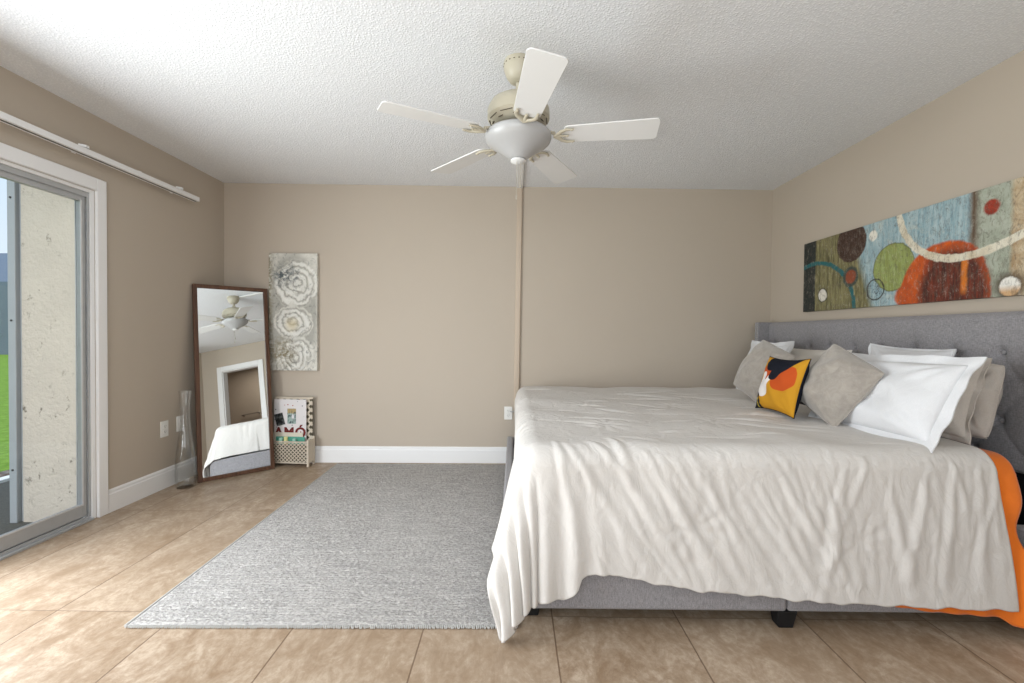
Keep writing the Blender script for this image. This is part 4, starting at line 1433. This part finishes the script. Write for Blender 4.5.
def pillow(name, W, H, T, mat, label, cat, center, rz, tilt, roll=0.0, flange=0.0, seed=1, pinch=0.07, zrest=None, group=None, back=None, pn=2.6, wr=0.006, droop=0.0, rnd=0.0, pw=0.52):
    n = 46
    rs_ = np.random.RandomState(seed)
    ks = [(rs_.uniform(-9, 9), rs_.uniform(-9, 9), rs_.uniform(0, 6.28)) for _ in range(14)]
    g = np.linspace(-1, 1, n)
    g = np.sign(g) * np.abs(g) ** 0.85
    u, v_ = np.meshgrid(g, g, indexing='ij')

    def side(sgn):
        x_ = u * (1 - pinch * (1 - v_ ** 2) * np.abs(u) ** 1.5) * W / 2
        z_ = v_ * (1 - pinch * (1 - u ** 2) * np.abs(v_) ** 1.5) * H / 2
        prof_ = (1 - np.abs(u) ** pn) * (1 - np.abs(v_) ** pn)
        tt = T / 2 * np.clip(prof_, 0, 1) ** pw
        wv = sum(np.sin(a * u + b * v_ + c_) for a, b, c_ in ks) * wr * 0.35
        # radial puckers near the corners
        for cu, cv in ((1, 1), (1, -1), (-1, 1), (-1, -1)):
            dd = np.hypot(u - cu, v_ - cv)
            an = np.arctan2(v_ - cv, u - cu)
            wv = wv + wr * 0.9 * np.sin(an * 14 + cu * 2 + cv) * np.exp(-((dd - 0.45) / 0.28) ** 2)
        tt = tt + wv * np.clip(prof_, 0, 1) ** 0.7
        tt = np.maximum(tt, 0.002)
        k_ = 1 - rnd * (np.abs(u) * np.abs(v_)) ** 4
        x_ = x_ * k_
        z_ = z_ * k_
        z2 = z_ - droop * (np.abs(u) ** 3) * H
        return np.stack([x_, sgn * tt, z2], -1)
    root = bpy.data.objects.new(name, None) if False else None
    bm = bmesh.new()
    fr_, bk_ = side(-1), side(1)
    rings = []
    vf = [[bm.verts.new(fr_[i, j]) for j in range(n)] for i in range(n)]
    vb = [[(vf[i][j] if i in (0, n - 1) or j in (0, n - 1) else bm.verts.new(bk_[i, j])) for j in range(n)] for i in range(n)]
    for i in range(n - 1):
        for j in range(n - 1):
            f = bm.faces.new((vf[i][j], vf[i + 1][j], vf[i + 1][j + 1], vf[i][j + 1])); f.smooth = True
            f = bm.faces.new((vb[i][j], vb[i][j + 1], vb[i + 1][j + 1], vb[i + 1][j])); f.smooth = True
            if back is not None:
                f.material_index = 1
    me = bpy.data.meshes.new(name)
    bm.to_mesh(me); bm.free()
    me.materials.append(mat)
    if back is not None:
        me.materials.append(back)
    o = bpy.data.objects.new(name, me)
    COL.objects.link(o)
    # seam piping / flange
    loop = [(i, 0) for i in range(n)] + [(n - 1, j) for j in range(1, n)] + [(i, n - 1) for i in range(n - 2, -1, -1)] + [(0, j) for j in range(n - 2, 0, -1)]
    pts = np.array([fr_[i, j] for i, j in loop]); pts[:, 1] = 0
    if flange > 0:
        m_ = len(pts)
        cen = pts.mean(0)
        outp = pts.copy()
        sx = (W / 2 + flange) / (W / 2); sz = (H / 2 + flange) / (H / 2)
        outp[:, 0] *= sx; outp[:, 2] *= sz
        s_arc = np.arange(m_)
        outp[:, 1] += 0.007 * np.sin(s_arc * 0.21 + seed) + 0.004 * np.sin(s_arc * 0.53)
        inn = pts * 0.985
        mb = MB()
        vs = []
        for k in range(m_):
            vs += [tuple(inn[k] + np.array([0, -0.003, 0])), tuple(outp[k] + np.array([0, -0.0025, 0])), tuple(outp[k] + np.array([0, 0.0025, 0])), tuple(inn[k] + np.array([0, 0.003, 0]))]
        fs = []
        for k in range(m_):
            k2 = (k + 1) % m_
            for c_ in range(4):
                c2 = (c_ + 1) % 4
                fs.append((k * 4 + c_, k * 4 + c2, k2 * 4 + c2, k2 * 4 + c_))
        mb.raw(vs, fs)
        fo_ = mb.build('flange', mat, o, smooth=True)
    else:
        mb = MB()
        cl = [tuple(p) for p in pts] + [tuple(pts[0])]
        mb.tube(cl, 0.0028, 6, cap=False)
        mb.build('seam', back if back is not None else mat, o, smooth=True)
    Mx = Matrix.Rotation(rz, 4, 'Z') @ Matrix.Rotation(-tilt, 4, 'X') @ Matrix.Rotation(roll, 4, 'Y')
    o.matrix_world = Matrix.Translation(center) @ Mx
    if zrest is not None:
        lowest = min((Mx @ v2.co).z for v2 in me.vertices)
        o.matrix_world = Matrix.Translation((center[0], center[1], zrest - lowest)) @ Mx
    tag(o, label, cat, group)
    return o


A90 = R(-90)
ZS = 0.712
# back rows against the headboard
pillow('pillow', 0.70, 0.355, 0.13, M['cream_cotton'], 'cream bed pillow at the back of the far stack, behind the orange bird cushion', 'pillow', (2.06, 3.08, 0.9), A90, R(10), 0, 0, 21, zrest=ZS)
pillow('pillow', 0.50, 0.39, 0.13, M['white_cotton'], 'white bed pillow with flat border behind the far taupe velvet cushion', 'pillow', (1.93, 3.425, 0.9), A90, R(18), 0, 0.03, 22, zrest=ZS)
pillow('pillow', 0.60, 0.335, 0.15, M['beige_cotton'], 'beige bed pillow nearest the headboard, behind the big white sham', 'pillow', (2.045, 2.155, 0.9), A90, R(10), R(2), 0, 23, zrest=ZS, wr=0.016, rnd=0.06, pinch=0.03)
pillow('pillow', 0.56, 0.33, 0.13, M['beige_cotton'], 'beige bed pillow sandwiched directly behind the big white sham', 'pillow', (1.925, 2.125, 0.9), A90 + R(2), R(16), R(-1), 0.02, 24, zrest=ZS, wr=0.010)
pillow('pillow', 0.50, 0.37, 0.09, M['white_cotton'], 'white bed pillow whose top edge shows over the velvet cushion and sham', 'pillow', (2.11, 2.39, 0.9), A90, R(6), R(2), 0.01, 25, zrest=ZS)
# front big sham
pillow('pillow_sham', 0.60, 0.36, 0.15, M['white_cotton'], 'big white pillow sham with wide flat border leaning at the near side', 'pillow', (1.735, 2.080, 0.9), A90 + R(4), R(30), R(-1), 0.042, 26, zrest=ZS, wr=0.008, pinch=0.04)
# cushions
pillow('throw_cushion', 0.38, 0.38, 0.19, M['velvet'], 'taupe velvet cushion at the far side, left of the bird cushion', 'cushion', (1.655, 2.94, 0.9), A90 + R(8), R(24), R(18), 0, 31, zrest=ZS - 0.010, pinch=0.035, rnd=0.045, pw=0.7)
pillow('throw_cushion', 0.345, 0.345, 0.18, M['velvet'], 'taupe velvet cushion leaning on the big white pillow sham', 'cushion', (1.625, 2.235, 0.9), A90 + R(12), R(22), R(25), 0, 32, zrest=ZS - 0.012, pinch=0.035, rnd=0.045, pw=0.7)
pillow('bird_cushion', 0.385, 0.32, 0.11, M['bird'], 'mustard cushion with black, orange and white bird print between velvet cushions', 'cushion', (1.500, 2.470, 0.9), A90 + R(-2), R(15), R(-1), 0, 33, zrest=ZS, back=M['bird_back'], pinch=0.10, wr=0.004)
